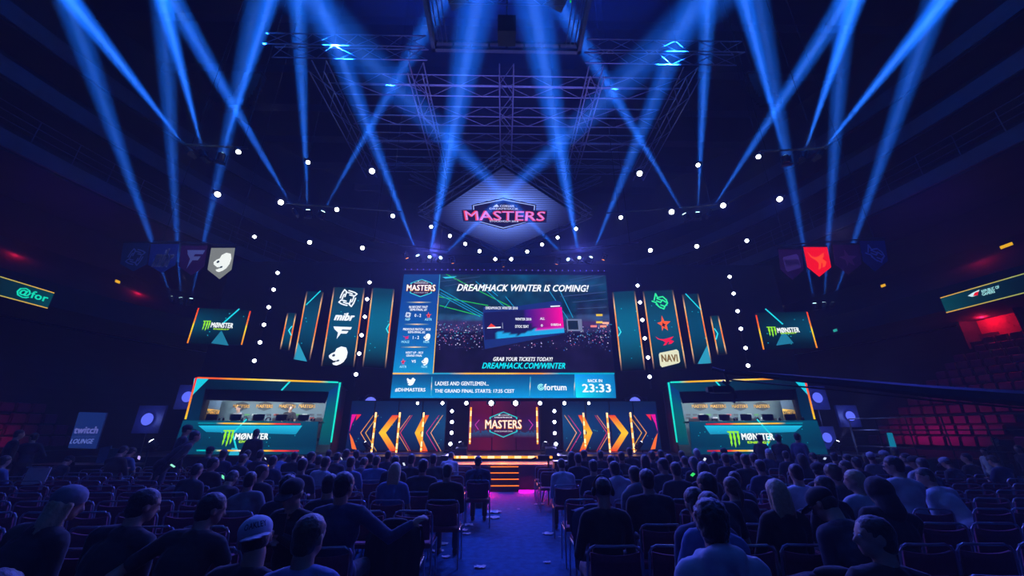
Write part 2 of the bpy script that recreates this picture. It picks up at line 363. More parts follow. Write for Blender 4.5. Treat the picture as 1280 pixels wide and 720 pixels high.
qgrid('gold_line', PS, [(491, 466), (768, 466), (768, 468), (491, 468)], lambda u, v: [(250, 190, 90), (40, 150, 190), (240, 180, 60), (250, 200, 60), (230, 150, 40), (0, 170, 200), (0, 170, 200)][min(6, int(u * 6.99))], t, .018, 12, 1)
qgrid('gold_line', PS, [(549.5, 343), (550.5, 343), (542, 467), (541, 467)], lambda u, v: (60, 150, 190) if v < .2 else (250, 190, 60), t, .018, 1, 6)
for y_, x0_, x1_ in ((378, 508, 540), (405.5, 505, 537), (434, 500, 536)):
    qgrid('divider', PS, [(x0_, y_ - .7), (x1_, y_ - .7), (x1_, y_ + .7), (x0_, y_ + .7)], fade((10, 90, 150), (255, 210, 150), 0), t, .018, 4, 1)
for x_ in (540, 663, 718.5):
    qgrid('divider', PS, [(x_ - .5, 471), (x_ + .5, 471), (x_ - .5, 495), (x_ - 1.5, 495)], lambda u, v: (250, 220, 180) if .3 < v < .7 else (60, 170, 200), t, .022, 1, 4)
emblem(PS, (507.5, 349, 545.5, 371.5), t, .016, (60, 220, 225), (250, 180, 40), (255, 255, 255), (45, 12, 40))
W_ = (245, 250, 255); CY = (150, 225, 250)
for s_, b_, c_, k_ in (('IN RECENT PAST', (511.5, 382.5, 535, 385.5), W_, 0), ('SEMI-FINAL #1', (512.5, 386, 533.5, 389), W_, 0), ('0 - 2', (518.5, 392.5, 526.5, 396.5), W_, 0), ('NIP', (507, 398, 513, 401), CY, 0), ('ASTR', (531, 398, 540, 401), CY, 0),
    ('PREVIOUS MATCH - BO3', (504, 410.3, 538.3, 413.3), W_, 0), ('SEMI-FINAL #2', (510, 414, 531.5, 417), W_, 0), ('1 - 2', (516.3, 420, 524, 424), W_, 0), ('MOUZ', (502, 426, 512, 429), CY, 0), ('NOR', (529.5, 426, 537, 429), CY, 0),
    ('NEXT UP - BO3', (507.5, 439.5, 529, 442.3), W_, 0), ('GRAND FINAL', (508, 443.3, 528, 446), W_, 0), ('VS', (514.5, 450, 520, 453.5), W_, 0), ('ASTR', (499.5, 457, 508.5, 460), CY, 0), ('NOR', (527, 457, 534.5, 460), CY, 0),
    ('#DHMASTERS', (494, 485, 532, 490), W_, 0), ('LADIES AND GENTLEMEN...', (544, 477, 611, 482), W_, 0), ('THE GRAND FINAL STARTS: 17:35 CEST', (543.5, 486.5, 643, 491), W_, 0),
    ('fortum', (680, 480, 708, 488), W_, 0), ('BACK IN', (734.5, 474, 752.5, 478), W_, 0), ('23:33', (727.5, 480, 763.5, 490.5), W_, 0),
    ('DREAMHACK WINTER IS COMING!', (571, 356, 736, 364.5), (250, 252, 255), .35), ('GRAB YOUR TICKETS TODAY!', (616.5, 446.5, 691, 451.5), (250, 252, 255), .35), ('DREAMHACK.COM/WINTER', (602.5, 453.5, 706.5, 461), (0, 232, 240), .35)):
    ptext(s_, PS, b_, c_, t, .030, True, k_, .02)
logo('ninja', PS, (506.5, 390, 514, 397.5), W_, t, .03); logo('star', PS, (532.5, 390, 539.5, 398), (250, 70, 30), t, .03)
logo('mouse', PS, (503.5, 419.5, 511.5, 424.5), (230, 20, 90), t, .03); logo('bear', PS, (529.5, 417, 538, 426.5), W_, t, .03)
logo('star', PS, (501, 448, 507.5, 456), (240, 60, 90), t, .03); logo('bear', PS, (527, 447, 535.5, 457), W_, t, .03)
ppoly('small_bird_mark', PS, unit(PS, (508, 472, 519.5, 482.5), LOGOS['bird']), W_, t, .03, False)
pstroke('ring_mark', PS, [[(676 + 3.6 * math.cos(q * .6), 484 + 3.6 * math.sin(q * .6)) for q in range(10)], [(676 + 1.7 * math.cos(q * .6), 484 + 1.7 * math.sin(q * .6)) for q in range(10)]], .045, (150, 240, 240), t, .03)
# picture details: laser lines, arena roof lines, crowd sparkle, tilted board
pstroke('laser_line', PS, [[(558, 343), (637, 383)], [(549, 371), (610, 382)], [(550, 382), (600, 395)]], .035, (40, 200, 60), t, .016)
pstroke('light_line', PS, [[(549, 361), (604, 392)], [(551, 366), (604, 395)], [(549, 368), (600, 396)], [(595, 352), (630, 383)], [(604, 354), (622, 370)], [(632, 371), (642, 383)], [(686, 363), (712, 402)], [(699, 362), (716, 397)], [(562, 376), (556, 385)]], .035, (20, 150, 190), t, .017)
pstroke('roof_line', PS, [[(700, 356), (754, 345)], [(705, 363), (755, 355)], [(700, 371), (757, 365)], [(716, 378), (758, 374)], [(722, 386), (758, 384)], [(712, 350), (740, 345)]], .03, (60, 80, 110), t, .017)
pstroke('roof_line', PS, [[(550, 352), (600, 346)], [(556, 358), (590, 352)]], .03, (60, 80, 110), t, .017)
qgrid('bright_window', PS, [(553, 346.5), (571, 345.5), (567, 347.5), (557, 348.5)], (50, 190, 210), t, .018)
cols = []; vs = []; fs = []
for k in range(900):
    x = random.uniform(545, 764); y = random.triangular(402, 440, 412)
    if 604 < x < 706 and y < 436 - (x - 604) * .12: continue
    a, b = PS.hit(x, y); s_ = random.uniform(.008, .024); n = len(vs)
    vs += [PS.pt(a - s_, b - s_, .017), PS.pt(a + s_, b - s_, .017), PS.pt(a + s_, b + s_, .017), PS.pt(a - s_, b + s_, .017)]; fs.append((n, n + 1, n + 2, n + 3))
    c = lin(random.choice([(150, 140, 200), (70, 120, 200), (200, 110, 150), (60, 160, 180), (220, 210, 230), (60, 60, 110), (40, 50, 90), (50, 40, 80)])); cols += [c] * 4
mk('crowd_sparkle', vs, fs, LEDD, t, cols=cols)['kind'] = 'stuff'
for x, y, c in ((749, 394, (230, 190, 30)), (749, 403, (240, 200, 60)), (757, 404, (250, 180, 150)), (742, 408, (240, 130, 120)), (754, 408, (250, 150, 120))): qgrid('stand_lamp', PS, [(x - 4, y - 1.3), (x + 4, y - 1.3), (x + 4, y + 1.3), (x - 4, y + 1.3)], c, t, .02)
qgrid('small_screen', PS, [(708, 399), (727, 399), (728, 414), (709, 414)], (110, 120, 150), t, .02); qgrid('small_screen', PS, [(709.5, 401), (722, 401), (723, 412), (710.5, 412)], (15, 35, 40), t, .022)
ppoly('tilted_board', PS, [(604, 384), (640, 383.5), (695, 376), (702, 378), (706, 417), (665, 425), (606, 436.5), (603, 405)], (22, 45, 110), t, .020)
qgrid('board_picture', PS, [(605, 391), (702, 384), (705.5, 416), (606, 425)], lambda u, v: ([22 + 190 * max(0, (u - .45) * 2.2), 30 * (1 - u), 90 + 60 * u] if v < .75 and u > .5 and (u - .5) * 2.5 + .35 > v else ([215, 10, 170] if u > .65 and v < .8 else ([30, 165, 225] if v > .95 - abs(u - .42) * .9 and u > .15 else [20, 22, 70]))), t, .024, 24, 14)
ptext('DREAMHACK WINTER 2018', PS, (607, 383.5, 647, 387), W_, t, .03, True, 0, .01)
for s_, b_ in (('WINTER 2018', (644, 397.5, 664, 400.8)), ('ALL', (675, 397, 681, 400)), ('DTOC SEAT', (644, 406.5, 661, 410)), ('0', (676, 405.5, 678.5, 408.5)), ('018/014', (688.5, 404.5, 701, 407.5))): ptext(s_, PS, b_, W_, t, .03, True, 0, .02)
ppoly('red_roof_mark', PS, [(610, 409), (614, 404.5), (619, 408), (620, 409)], (240, 60, 20), t, .03); qgrid('white_bar', PS, [(609, 409.5), (626, 408.5), (626, 410), (609, 411)], W_, t, .03); qgrid('white_bar', PS, [(688, 382.5), (700, 382), (700, 383.3), (688, 384)], W_, t, .03)
pstroke('divider', PS, [[(628, 403.5), (628.5, 411)]], .012, (200, 210, 230), t, .03)
# dots along the top rail
bar = thing('light_bar', 'thin rail of faint violet dots just above the main screen', 'light', (0, 16.95, 8.85)); m_ = MB(); m_.box((0, 16.95, 8.88), (9.8, .06, .05)); m_.build('rail', M_BLACK, bar)
ED = emi('violet_dot', lin((130, 110, 230)), 1.0); m_ = MB(); m_.box((0, 0, 0), (.035, .02, .05)); d0 = m_.build('dot', ED, bar, False); d0.location = (-4.75, -.05, .03)
for k in range(1, 34): child_copy(d0, bar, (-4.75 + k * .288, -.05, .03))

# ------------------------------------------------------------------ slim LED panels beside the main screen
def teal(k): return lambda u, v: [0, (58 + 35 * k) * math.sin(math.pi * min(1, max(.12, v * .96 + .06))) ** .6, (88 + 35 * k) * math.sin(math.pi * min(1, max(.12, v * .96 + .06))) ** .6]
def gold_edge(pl, p, q, parent, wpx=1.6):
    qgrid('lit_edge', pl, [(p[0] - wpx / 2, p[1]), (p[0] + wpx / 2, p[1]), (q[0] + wpx / 2, q[1]), (q[0] - wpx / 2, q[1])], lambda u, v: [min(255, 255 * k_) for k_ in ((.8 + .2 * math.sin(v * 3.14)) * min(1, 6 * min(v, 1 - v) + .15), (.45 + .5 * abs(2 * v - 1)) * min(1, 5 * min(v, 1 - v) + .1) * .95, (.1 + .75 * abs(2 * v - 1) ** 1.5) * min(1, 5 * min(v, 1 - v) + .1))], parent, .012, 1, 16)
def dots(pl, quad, parent, n):
    for k in range(n):
        u, v = random.random(), random.uniform(.15, .85)
        x = (quad[0][0] * (1 - u) + quad[1][0] * u) * (1 - v) + (quad[3][0] * (1 - u) + quad[2][0] * u) * v; y = quad[0][1] * (1 - v) + quad[3][1] * v
        qgrid('dot', pl, [(x - .6, y - .5), (x + .6, y - .5), (x + .6, y + .5), (x - .6, y + .5)], (20, 200, 210), parent, .010)
def panel(label, pl, quad, k, edges=True, z0=None):
    hits = [pl.hit(*p) for p in quad]; a0 = min(h[0] for h in hits); a1 = max(h[0] for h in hits)
    c = pl.pt((a0 + a1) / 2, hits[2][1])
    r_ = thing('slim_screen', label, 'screen', c, 0, 'slim LED panels beside the main screen')
    m = MB(); m.plate(pl, [hits[3], hits[2], hits[1], hits[0]], -.08, 0); m.build('cabinet', M_BLACK, r_)
    qgrid('picture', pl, quad, teal(k), r_, .006, 2, 12, LED)
    if edges: gold_edge(pl, quad[0], quad[3], r_); gold_edge(pl, quad[1], quad[2], r_)
    return r_
A7 = R(7)
PLL = Pl((-4.9, 17, 0), (math.cos(A7), math.sin(A7), 0)); PLR = Pl((4.9, 17, 0), (math.cos(A7), -math.sin(A7), 0))
q1 = [(466, 360), (492.5, 361.5), (481.5, 460.5), (453.5, 459)]; p = panel('wide teal LED panel right beside the blue score column', PLL, q1, 1.2); dots(PLL, q1, p, 6)
pstroke('angle_mark', PLL, [[(486.5, 405), (483, 411), (485.5, 416)]], .05, (60, 230, 240), p, .014)
q2 = [(418, 359), (455.5, 360), (442, 459), (402, 458)]; p = panel('LED panel with four white team marks, lettering mibr second', PLL, q2, .5); dots(PLL, q2, p, 6)
logo('ninja', PLL, (423, 361, 447, 384.5), W_, p, .014); logo('mibr', PLL, (418, 391, 443.5, 401), W_, p, .014); logo('faze', PLL, (415.5, 408.5, 439, 424), W_, p, .014); logo('bear', PLL, (411, 433, 434, 457), W_, p, .014)
q3 = [(384, 364), (404, 365), (387, 450), (368, 449)]; p = panel('narrow tall LED panel with a cyan stroke, beside the four white team marks', PLL, q3, .35)
pstroke('cyan_stroke', PLL, [[(400.5, 364), (383, 381)]], .05, (30, 210, 225), p, .014); ppoly('cyan_wedge', PLL, [(373, 428), (384, 452), (367, 449)], (40, 150, 180), p, .012); dots(PLL, q3, p, 3)
q4 = [(360, 391), (370, 391.5), (361, 438), (350.5, 437)]; p = panel('smallest slim LED panel beside the cyan-stroked one, lounge sign side', PLL, q4, .6)
pstroke('angle_mark', PLL, [[(365, 408), (361, 413), (364, 419)]], .05, (60, 230, 240), p, .014)
q1 = [(766, 365), (793, 363.5), (806, 463), (777, 464)]; p = panel('wide teal LED panel right beside the winter picture edge', PLR, q1, 1.2); dots(PLR, q1, p, 6)
pstroke('angle_mark', PLR, [[(773, 409), (776, 415), (773, 420)]], .05, (60, 230, 240), p, .014)
q2 = [(804, 364), (840.5, 362.5), (857.5, 461), (817.5, 462)]; p = panel('LED panel with green, orange, red and square team marks', PLR, q2, .5); dots(PLR, q2, p, 6)
logo('gecko', PLR, (815, 367, 834, 387.5), (50, 235, 150), p, .014); logo('star', PLR, (821, 394, 838.5, 414), (255, 90, 20), p, .014); logo('mouse', PLR, (819.5, 420, 843, 432), (240, 20, 60), p, .014); logo('navi', PLR, (824, 437, 849.5, 459), W_, p, .014)
q3 = [(853, 368), (872, 367), (889, 454), (868, 455)]; p = panel('narrow tall LED panel with a cyan stroke, beside the square team mark', PLR, q3, .35)
pstroke('cyan_stroke', PLR, [[(857, 367.5), (875.5, 387)]], .05, (30, 210, 225), p, .014); ppoly('cyan_wedge', PLR, [(884, 431), (889, 454), (872, 455)], (40, 150, 180), p, .012); dots(PLR, q3, p, 3)
q4 = [(888, 395), (897.5, 394.5), (908, 443), (897.5, 443.5)]; p = panel('smallest slim LED panel beside the cyan-stroked one, camera crane side', PLR, q4, .6)
pstroke('angle_mark', PLR, [[(893, 411), (897, 417), (895, 424)]], .05, (60, 230, 240), p, .014)
# outer sponsor monitors
A9 = R(8.6)
for sgn, quad, cl, wd, sb, ed, label in ((-1, [(248, 385), (313, 388), (302, 431), (234, 429)], (252.5, 401, 263, 414), (264, 403.5, 292, 410), (267, 410.8, 287, 412.5), ((234.5, 429, 248.5, 385), (302, 431, 313, 389)), 'outer teal LED screen with green claw mark, lounge sign side'),
        (1, [(944.5, 391), (1008, 389.5), (1021, 435), (954.5, 437)], (958.5, 408.5, 970.5, 421.5), (971, 409.5, 999, 416), (975.5, 415.5, 996, 417.5), ((954.5, 437, 945, 394), (1021, 435, 1008.5, 390)), 'outer teal LED screen with green claw mark, camera crane side')):
    pl = Pl((sgn * 11.9, 16, 0), (math.cos(A9), -sgn * math.sin(A9), 0))
    r_ = thing('sponsor_screen', label, 'screen', pl.pt(0, 4.9))
    hs = [pl.hit(*p_) for p_ in quad]; m = MB(); m.plate(pl, [hs[3], hs[2], hs[1], hs[0]], -.1, 0); m.build('cabinet', M_BLACK, r_)
    qgrid('picture', pl, quad, lambda u, v: [0, (14 + 62 * math.sin(3.1 * min(1, v + .08)) * (1.0 - .6 * (u if sgn < 0 else 1 - u))) * .9, 22 + 72 * math.sin(3.1 * min(1, v + .08)) * (1.0 - .6 * (u if sgn < 0 else 1 - u))], r_, .006, 6, 8, LED)
    for (xa, ya, xb, yb) in ed: qgrid('lit_edge', pl, [(xb - .9, yb), (xb + .9, yb), (xa + .9, ya), (xa - .9, ya)], lambda u, v: (255, 60 + 170 * v if v < .5 else 230 - 200 * (v - .5), 10), r_, .012, 1, 8)
    mm = (lambda x: x) if sgn < 0 else (lambda x: 1256 - x)
    pstroke('cyan_stroke', pl, [[(mm(299), 386.5), (mm(278), 405)]], .06, (30, 210, 225), r_, .012)
    ppoly('cyan_wedge', pl, [(mm(277), 413), (mm(286), 432), (mm(264), 429)], (30, 120, 150), r_, .010)
    dots(pl, quad, r_, 9); drink_logo(pl, cl, wd, sb, r_)

# ------------------------------------------------------------------ ceiling emblem panel: a square LED hung flat, with its truss frame
ZP = 10.6
PC = Pl((0, 0, ZP), (1, 0, 0), (0, 1, 0))
def pc(px, py): p = atZ(px, py, ZP); return Vector((p.x, p.y))
cN = [pc(629, 209), pc(537, 271), pc(630, 313), pc(726, 272)]
t = thing('ceiling_screen', 'diamond-hung LED panel with the emblem, over the stage', 'screen', (0, 14, ZP))
m = MB(); m.plate(PC, [tuple(c) for c in cN], -.12, 0); m.build('cabinet', M_BLACK, t)
N_ = 26; vs = []; cs = []; fs = []
ctr = pc(630, 262)
for j in range(N_ + 1):
    for i in range(N_ + 1):
        u, v = i / N_, j / N_; p2 = (cN[0] * (1 - u) + cN[3] * u) * (1 - v) + (cN[1] * (1 - u) + cN[2] * u) * v
        d = (p2 - ctr); g_ = max(0, 1 - math.hypot(d.x * .80, d.y * (.80 if d.y < 0 else .62)) / 2.75) ** 1.25
        vs.append(PC.pt(p2.x, p2.y, .01)); cs.append(tuple((1.0 + 3.4 * g_) * q for q in lin((9 + 101 * g_, 9 + 136 * g_, 38 + 207 * g_))))
for j in range(N_):
    for i in range(N_): a = j * (N_ + 1) + i; fs.append((a, a + 1, a + N_ + 2, a + N_ + 1))
mk('glow_picture', vs, fs, LED, t, cols=cs)
ls = []
for k in range(1, 44):
    f0 = k / 44; p_ = [cN[0].lerp(cN[3], f0), cN[1].lerp(cN[2], f0)]
    yy = cN[2].y + (cN[0].y - cN[2].y) * f0; 
    s0 = abs(yy - cN[1].y) / (abs(cN[0].y - cN[1].y) if yy < cN[1].y else abs(cN[2].y - cN[1].y)); hw = cN[3].x * (1 - s0)
    if hw > .1: ls.append([(-hw, yy), (hw, yy)])
pstroke('dark_line', PC, ls, .035, (10, 12, 50), t, .016, False, LEDDIM)
def hexpx(e): return [(591 + e, 256 + e * .4), (629, 248 + e), (669 - e, 256 + e * .4), (667 - e, 275 - e * .4), (629, 285 - e), (593 + e, 275 - e * .4)]
ppoly('badge', PC, hexpx(-1.5), (16, 16, 50), t, .02); ppoly('badge', PC, hexpx(0), (150, 170, 235), t, .026); ppoly('badge', PC, hexpx(1.4), (22, 20, 60), t, .032)
ppoly('badge_bar', PC, [(577, 261.5), (630, 260.5), (684, 262.5), (683, 277), (630, 277), (579, 275.5)], (25, 18, 58), t, .038)
ptext('MASTERS', PC, (580.5, 262.5, 681.5, 275), (235, 60, 80), t, .044, True, 0, .02); ptext('MASTERS', PC, (582, 263, 681, 274), (215, 130, 215), t, .05, True, 0, -.004)
ptext('CORSAIR', PC, (625, 255, 643, 258), (200, 205, 245), t, .044); ptext('DREAMHACK', PC, (612, 258.7, 648, 261), (200, 205, 245), t, .044); ptext('STOCKHOLM 2018', PC, (612, 274.3, 648, 276.6), (200, 205, 245), t, .044)
ppoly('sail_mark', PC, [(616, 257.5), (621, 254), (624, 257.5)], (200, 205, 245), t, .044)

def truss(name, label, p, q, w_=.42, bay=.6, group=None, up=(0, 0, 1), r=.024, cat='truss', zig=2):
    p, q = Vector(p), Vector(q); d = (q - p).normalized(); L = (q - p).length
    side = d.cross(Vector(up)).normalized(); upv = side.cross(d).normalized()
    root = thing(name, label, cat, p, 0, group)
    mc = MB(); mc.tube([(0, 0, 0), q - p], r, 5)
    first = None; off = [(-1, -1), (1, -1), (1, 1), (-1, 1)]
    for a, b in off:
        if first is None: first = mc.build('chord', M_ALU, root, False); first.location = side * a * w_ / 2 + upv * b * w_ / 2
        else: child_copy(first, root, side * a * w_ / 2 + upv * b * w_ / 2)
    n = max(1, int(L / bay)); st = L / n; proto = {}
    for k in range(4):
        a, b = off[k], off[(k + 1) % 4]
        if zig == 1 and k % 2: continue
        for fl in (0, 1):
            A = side * a[0] * w_ / 2 + upv * a[1] * w_ / 2; B = side * b[0] * w_ / 2 + upv * b[1] * w_ / 2
            if fl: A, B = B, A
            mm = MB(); mm.tube([A, B + d * st], r * .6, 4); proto[(k, fl)] = mm
        for i in range(n):
            fl = i % 2
            if not isinstance(proto[(k, fl)], bpy.types.Object): o = proto[(k, fl)].build('brace', M_ALU, root, False); proto[(k, fl)] = o; o.location = d * st * i
            else: child_copy(proto[(k, fl)], root, d * st * i)
    return root
GP = 'truss frame round the ceiling emblem panel'
corners = [Vector((*pc(629, 203), ZP + .25)), Vector((*pc(526, 270), ZP + .25)), Vector((*pc(630, 320), ZP + .25)), Vector((*pc(737, 273), ZP + .25))]
for i, l_ in enumerate(('near lounge-side edge', 'far lounge-side edge', 'far crane-side edge', 'near crane-side edge')):
    truss('truss', 'slim truss along the %s of the ceiling emblem panel' % l_, corners[i], corners[(i + 1) % 4], .3, .62, GP, r=.02, zig=1)

# ------------------------------------------------------------------ roof grid
ZG = 14.0
rows = [atZ(630, y_, ZG).y for y_ in (62, 108, 146, 178, 207)]
nm = ('first', 'second', 'third', 'fourth', 'fifth')
for i, Y in enumerate(rows):
    hw = (8.1, 6.6, 6.4, 6.3, 6.0)[i]
    if i == 0:
        truss('truss', 'roof truss crossing left of the central frame', (-hw, Y, ZG), (-2.75, Y, ZG), .5, .7, 'cross trusses of the roof grid')['label'] = 'nearest roof truss, its lounge-sign-side half ending at the central frame'
        truss('truss', 'nearest roof truss, its crane-side half ending at the central frame', (2.75, Y, ZG), (hw, Y, ZG), .5, .7, 'cross trusses of the roof grid')
    else: truss('truss', '%s cross truss of the roof grid counted from the central frame' % nm[i], (-hw, Y, ZG), (hw, Y, ZG), .5, .9, 'cross trusses of the roof grid', zig=1)
for X, l_ in ((-6.5, 'outer lengthwise roof truss, lounge sign side'), (-3.15, 'inner lengthwise roof truss, lounge sign side'), (0, 'middle lengthwise roof truss running towards the emblem panel'), (3.15, 'inner lengthwise roof truss, camera crane side'), (6.5, 'outer lengthwise roof truss, camera crane side')):
    truss('truss', l_, (X, rows[0] + .3, ZG - .55), (X, rows[4], ZG - .55), .5, .8, 'lengthwise trusses of the roof grid', zig=1)
for sx in (-1, 1):
    truss('truss', 'short slanted truss behind the %s wash light' % ('lounge-side' if sx < 0 else 'crane-side'), (sx * 4.6, 15.5, 13.2), (sx * 2.9, 16.6, 13.0), .3, .5, 'short slanted trusses', zig=1, r=.015)
# central hanging frame
Yf = rows[0] - .2; ZC = 13.7
fr = thing('rigging_square', 'square central rigging frame with steel rails and green status lamps', 'frame', (0, Yf, ZC))
mst = mat('painted_steel', (.22, .23, .32), .5, .4)
for (a, b, w__) in (((-2.45, Yf, ZC), (2.45, Yf, ZC), .2), ((-2.45, Yf, ZC), (-2.45, Yf - 5, ZC), .2), ((2.45, Yf, ZC), (2.45, Yf - 5, ZC), .2), ((-2.45, Yf - 5, ZC), (2.45, Yf - 5, ZC), .2)):
    for dz in (0, .32):
        m = MB(); a_, b_ = Vector(a) + Vector((0, 0, dz)), Vector(b) + Vector((0, 0, dz)); m.box((a_ + b_) / 2, (abs(b_.x - a_.x) + .12, abs(b_.y - a_.y) + .12, .1)); m.build('rail', mst, fr)
for k in range(9): m = MB(); m.box((-2.4 + k * .6, Yf, ZC + .16), (.05, .05, .3)); m.build('upright', mst, fr)
for sx in (-1, 1):
    for k in range(3): m = MB(); m.tube([(sx * (1.95 + k * .14), Yf - .3, ZC - .1), (sx * (1.95 + k * .14), Yf - 4.5, ZC - .1)], .02, 5); m.build('pipe', mst, fr)
    for k in range(3): m = MB(); m.box((sx * 1.9, Yf - 1.6 - .22 * k, ZC + .02), (.04, .04, .04)); m.build('status_lamp', emi('green_lamp', lin((20, 200, 60)), 1.0), fr)
m = MB(); m.box((0, Yf - .9, ZC - .3), (.55, .5, .7)); m.build('junction_box', M_HOUS, fr)
m = MB(); m.tube([(0, Yf - .9, ZC), (0, Yf - .9, 35)], .025, 5); m.build('cable', M_HOUS, fr)
truss('truss', 'short inner truss hanging inside the central rigging frame', (-1.75, Yf - 1.6, ZC + .4), (1.75, Yf - 1.6, ZC + .4), .45, .6, zig=1, r=.018)
def speaker_hang(x, y, ztop, label, n=8, w_=.9, rz=0):
    r_ = thing('line_array', label, 'speaker', (x, y, ztop), rz, 'hung loudspeaker columns')
    for k in range(n):
        m = MB(); ang = R(4 + k * 2.5); m.box((0, -k * k * .012, -.36 * k - .2), (w_, .45, .32), Matrix.Rotation(ang, 3, 'X')); m.build('cabinet', M_BLACK, r_, False)
    m = MB(); m.box((0, 0, .06), (w_, .5, .08)); m.build('rigging_frame', M_HOUS, r_, False)
    m = MB(); m.tube([(0, 0, .1), (0, 0, 35 - ztop)], .02, 4); m.build('cable', M_HOUS, r_, False)
for x, y, l_ in ((319, 95, 'dark column of hung loudspeakers between beams, lounge sign side'), (942, 95, 'dark column of hung loudspeakers between beams, camera crane side')):
    p = atY(x, y, 17.0); speaker_hang(p.x, p.y, p.z, l_, 8, 1.0)
for sx, l_ in ((-1, 'angular loudspeaker in the central frame, lounge sign side'), (1, 'angular loudspeaker in the central frame, crane side')):
    r_ = thing('loudspeaker', l_, 'speaker', (sx * 1.6, Yf - 1.3, ZC + .75)); m = MB(); m.box((0, 0, 0), (.55, .45, .6), Euler((.2, sx * .2, sx * .3)).to_matrix()); m.build('cabinet', mst, r_, False)
    m = MB(); m.box((0, -.06, -.3), (.45, .35, .03), Euler((.2, sx * .2, sx * .3)).to_matrix()); m.build('grille', M_BLACK, r_, False)

# ------------------------------------------------------------------ stage lights
BL = (.008, .15, 1.0)
E_CY = emi('beam_lens', (.55, .95, 1.0), 6.0); E_WH = emi('white_lens', (.85, .9, 1.0), 14.0); E_OR = emi('orange_lens', (1, .25, .02), 5.0)
def fixture_meshes():
    h = MB(); h.tube([(0, 0, -.30), (0, 0, -.24), (0, 0, -.02)], .12, 10); y = MB()
    y.box((-.16, 0, -.2), (.03, .1, .34)); y.box((.16, 0, -.2), (.03, .1, .34)); y.box((0, 0, -.38), (.36, .14, .06))
    l = MB(); l.tube([(0, 0, -.02), (0, 0, .0)], .085, 12)
    return h, y, l
FH, FY, FL = fixture_meshes(); PROTO = {}
def fixture(name, label, cat, p, d, lens, group, s=1.0):
    r_ = thing(name, label, cat, p, 0, group); r_.rotation_euler = Vector(d).to_track_quat('Z', 'Y').to_euler(); r_.scale = (s, s, s)
    if 'h' not in PROTO:
        PROTO['h'] = FH.build('housing', M_HOUS, r_, False); PROTO['y'] = FY.build('yoke', M_HOUS, r_, False)
    else: child_copy(PROTO['h'], r_); child_copy(PROTO['y'], r_)
    if lens.name not in PROTO: PROTO[lens.name] = FL.build('lens', lens, r_, False)
    else: child_copy(PROTO[lens.name], r_)
    return r_
BEAMS = [ # px, py, Y, toward px, py, Y, cone, power, place
 (234, 186, 9.4, 88, 0, 9.6, 5, 1.6), (254, 190, 9.4, 203, 0, 9.6, 5, 1.9), (278, 192, 9.4, 338, 0, 9.0, 6, 1.5),
 (367, 261, 12.9, 215, 0, 10.5, 6, 1.2), (385, 262, 12.9, 372, 0, 9.5, 6, 1.3), (404, 264, 12.9, 552, 0, 10.5, 6, 1.0),
 (522, 319, 15, 398, 0, 8.4, 7, 1.1), (537, 321, 15, 597, 0, 6.0, 7, 1.1), (551, 322, 14.6, 885, 0, 5.5, 6, .8),
 (214, 371, 17.2, 95, 30, 15.5, 4.6, .9), (226, 372, 17.2, 203, 0, 14.5, 4.6, .9), (239, 373, 17.2, 322, 0, 15.0, 4.6, .9),
 (981, 195, 9.4, 930, 0, 9.0, 6, 1.5), (1005, 192, 9.4, 1070, 0, 9.6, 5, 1.9), (1027, 190, 9.4, 1180, 0, 9.6, 5, 1.6),
 (855, 267, 12.9, 697, 0, 10.5, 6, 1.3), (872, 265, 12.9, 885, 0, 9.5, 6, 1.3), (889, 263, 12.9, 1058, 0, 10.5, 6, 1.1),
 (710, 324, 14.6, 385, 0, 5.5, 6, .8), (724, 322, 15, 666, 0, 6.0, 7, 1.1), (739, 321, 15, 868, 0, 8.4, 7, 1.0),
 (1018, 379, 17.2, 947, 0, 15.0, 4.6, .9), (1030, 378, 17.2, 1056, 0, 14.5, 4.6, .9), (1041, 378, 17.2, 1157, 40, 15.5, 4.6, .9)]
places = ('top cluster, lounge sign side', 'middle cluster, lounge sign side', 'cluster above main screen, lounge sign side', 'lowest cluster, under the dark pennants with mibr')
places += ('top cluster, camera crane side', 'middle cluster, camera crane side', 'cluster above main screen, crane side', 'lowest cluster, under the red pennant')
for i, (x, y, Y, ex, ey, EY, ang, pw) in enumerate(BEAMS):
    a = atY(x, y, Y); b = atY(ex, ey, EY); d = (b - a).normalized()
    fixture('beam_light', '%s moving beam light, %s' % (('first', 'second', 'third')[i % 3], places[i // 3]), 'stage light', a, d, E_CY, 'moving beam lights in threes', .8)
    spot('beam', a + d * .03, b, 1650000 * pw, BL, ang, 1.0, .04, True)
    spot('beam_core', a + d * .03, b, 1500000 * pw * (ang / 6), (.09, .24, 1.0), ang * .36, 1.0, .02, True)
# pipes that carry them
for x0, y0, Y0, x1, y1, l_ in ((225, 181, 9.4, 305, 186, 'dark hanging pipe of the top beam cluster, lounge sign side'), (955, 190, 9.4, 1035, 186, 'dark hanging pipe of the top beam cluster, camera crane side'), (355, 256, 12.9, 500, 266, 'long dark pipe of the middle lamps, lounge sign side'), (760, 268, 12.9, 905, 257, 'long dark pipe of the middle lamps, camera crane side'),
        (455, 303, 15.2, 560, 315, 'dark pipe of lamps above the main screen, lounge sign side'), (690, 316, 15.2, 800, 306, 'dark pipe of lamps above the main screen, crane side'), (186, 303, 14.2, 300, 309, 'thin pipe that carries the mibr pennants'), (972, 309, 14.2, 1112, 299, 'thin pipe that carries the red pennant')):
    a = atY(x0, y0, Y0) + Vector((0, .15, .15)); b = atY(x1, y1, Y0) + Vector((0, .15, .15)); r_ = thing('lighting_pipe', l_, 'pipe', a, 0, 'lighting pipes')
    m = MB(); m.tube([a, b], .03, 6); m.build('pipe', M_HOUS, r_)
    for f_ in (.1, .9): m = MB(); c_ = a.lerp(b, f_); m.tube([c_, (c_.x, c_.y, 35)], .012, 4); m.build('cable', M_HOUS, r_)
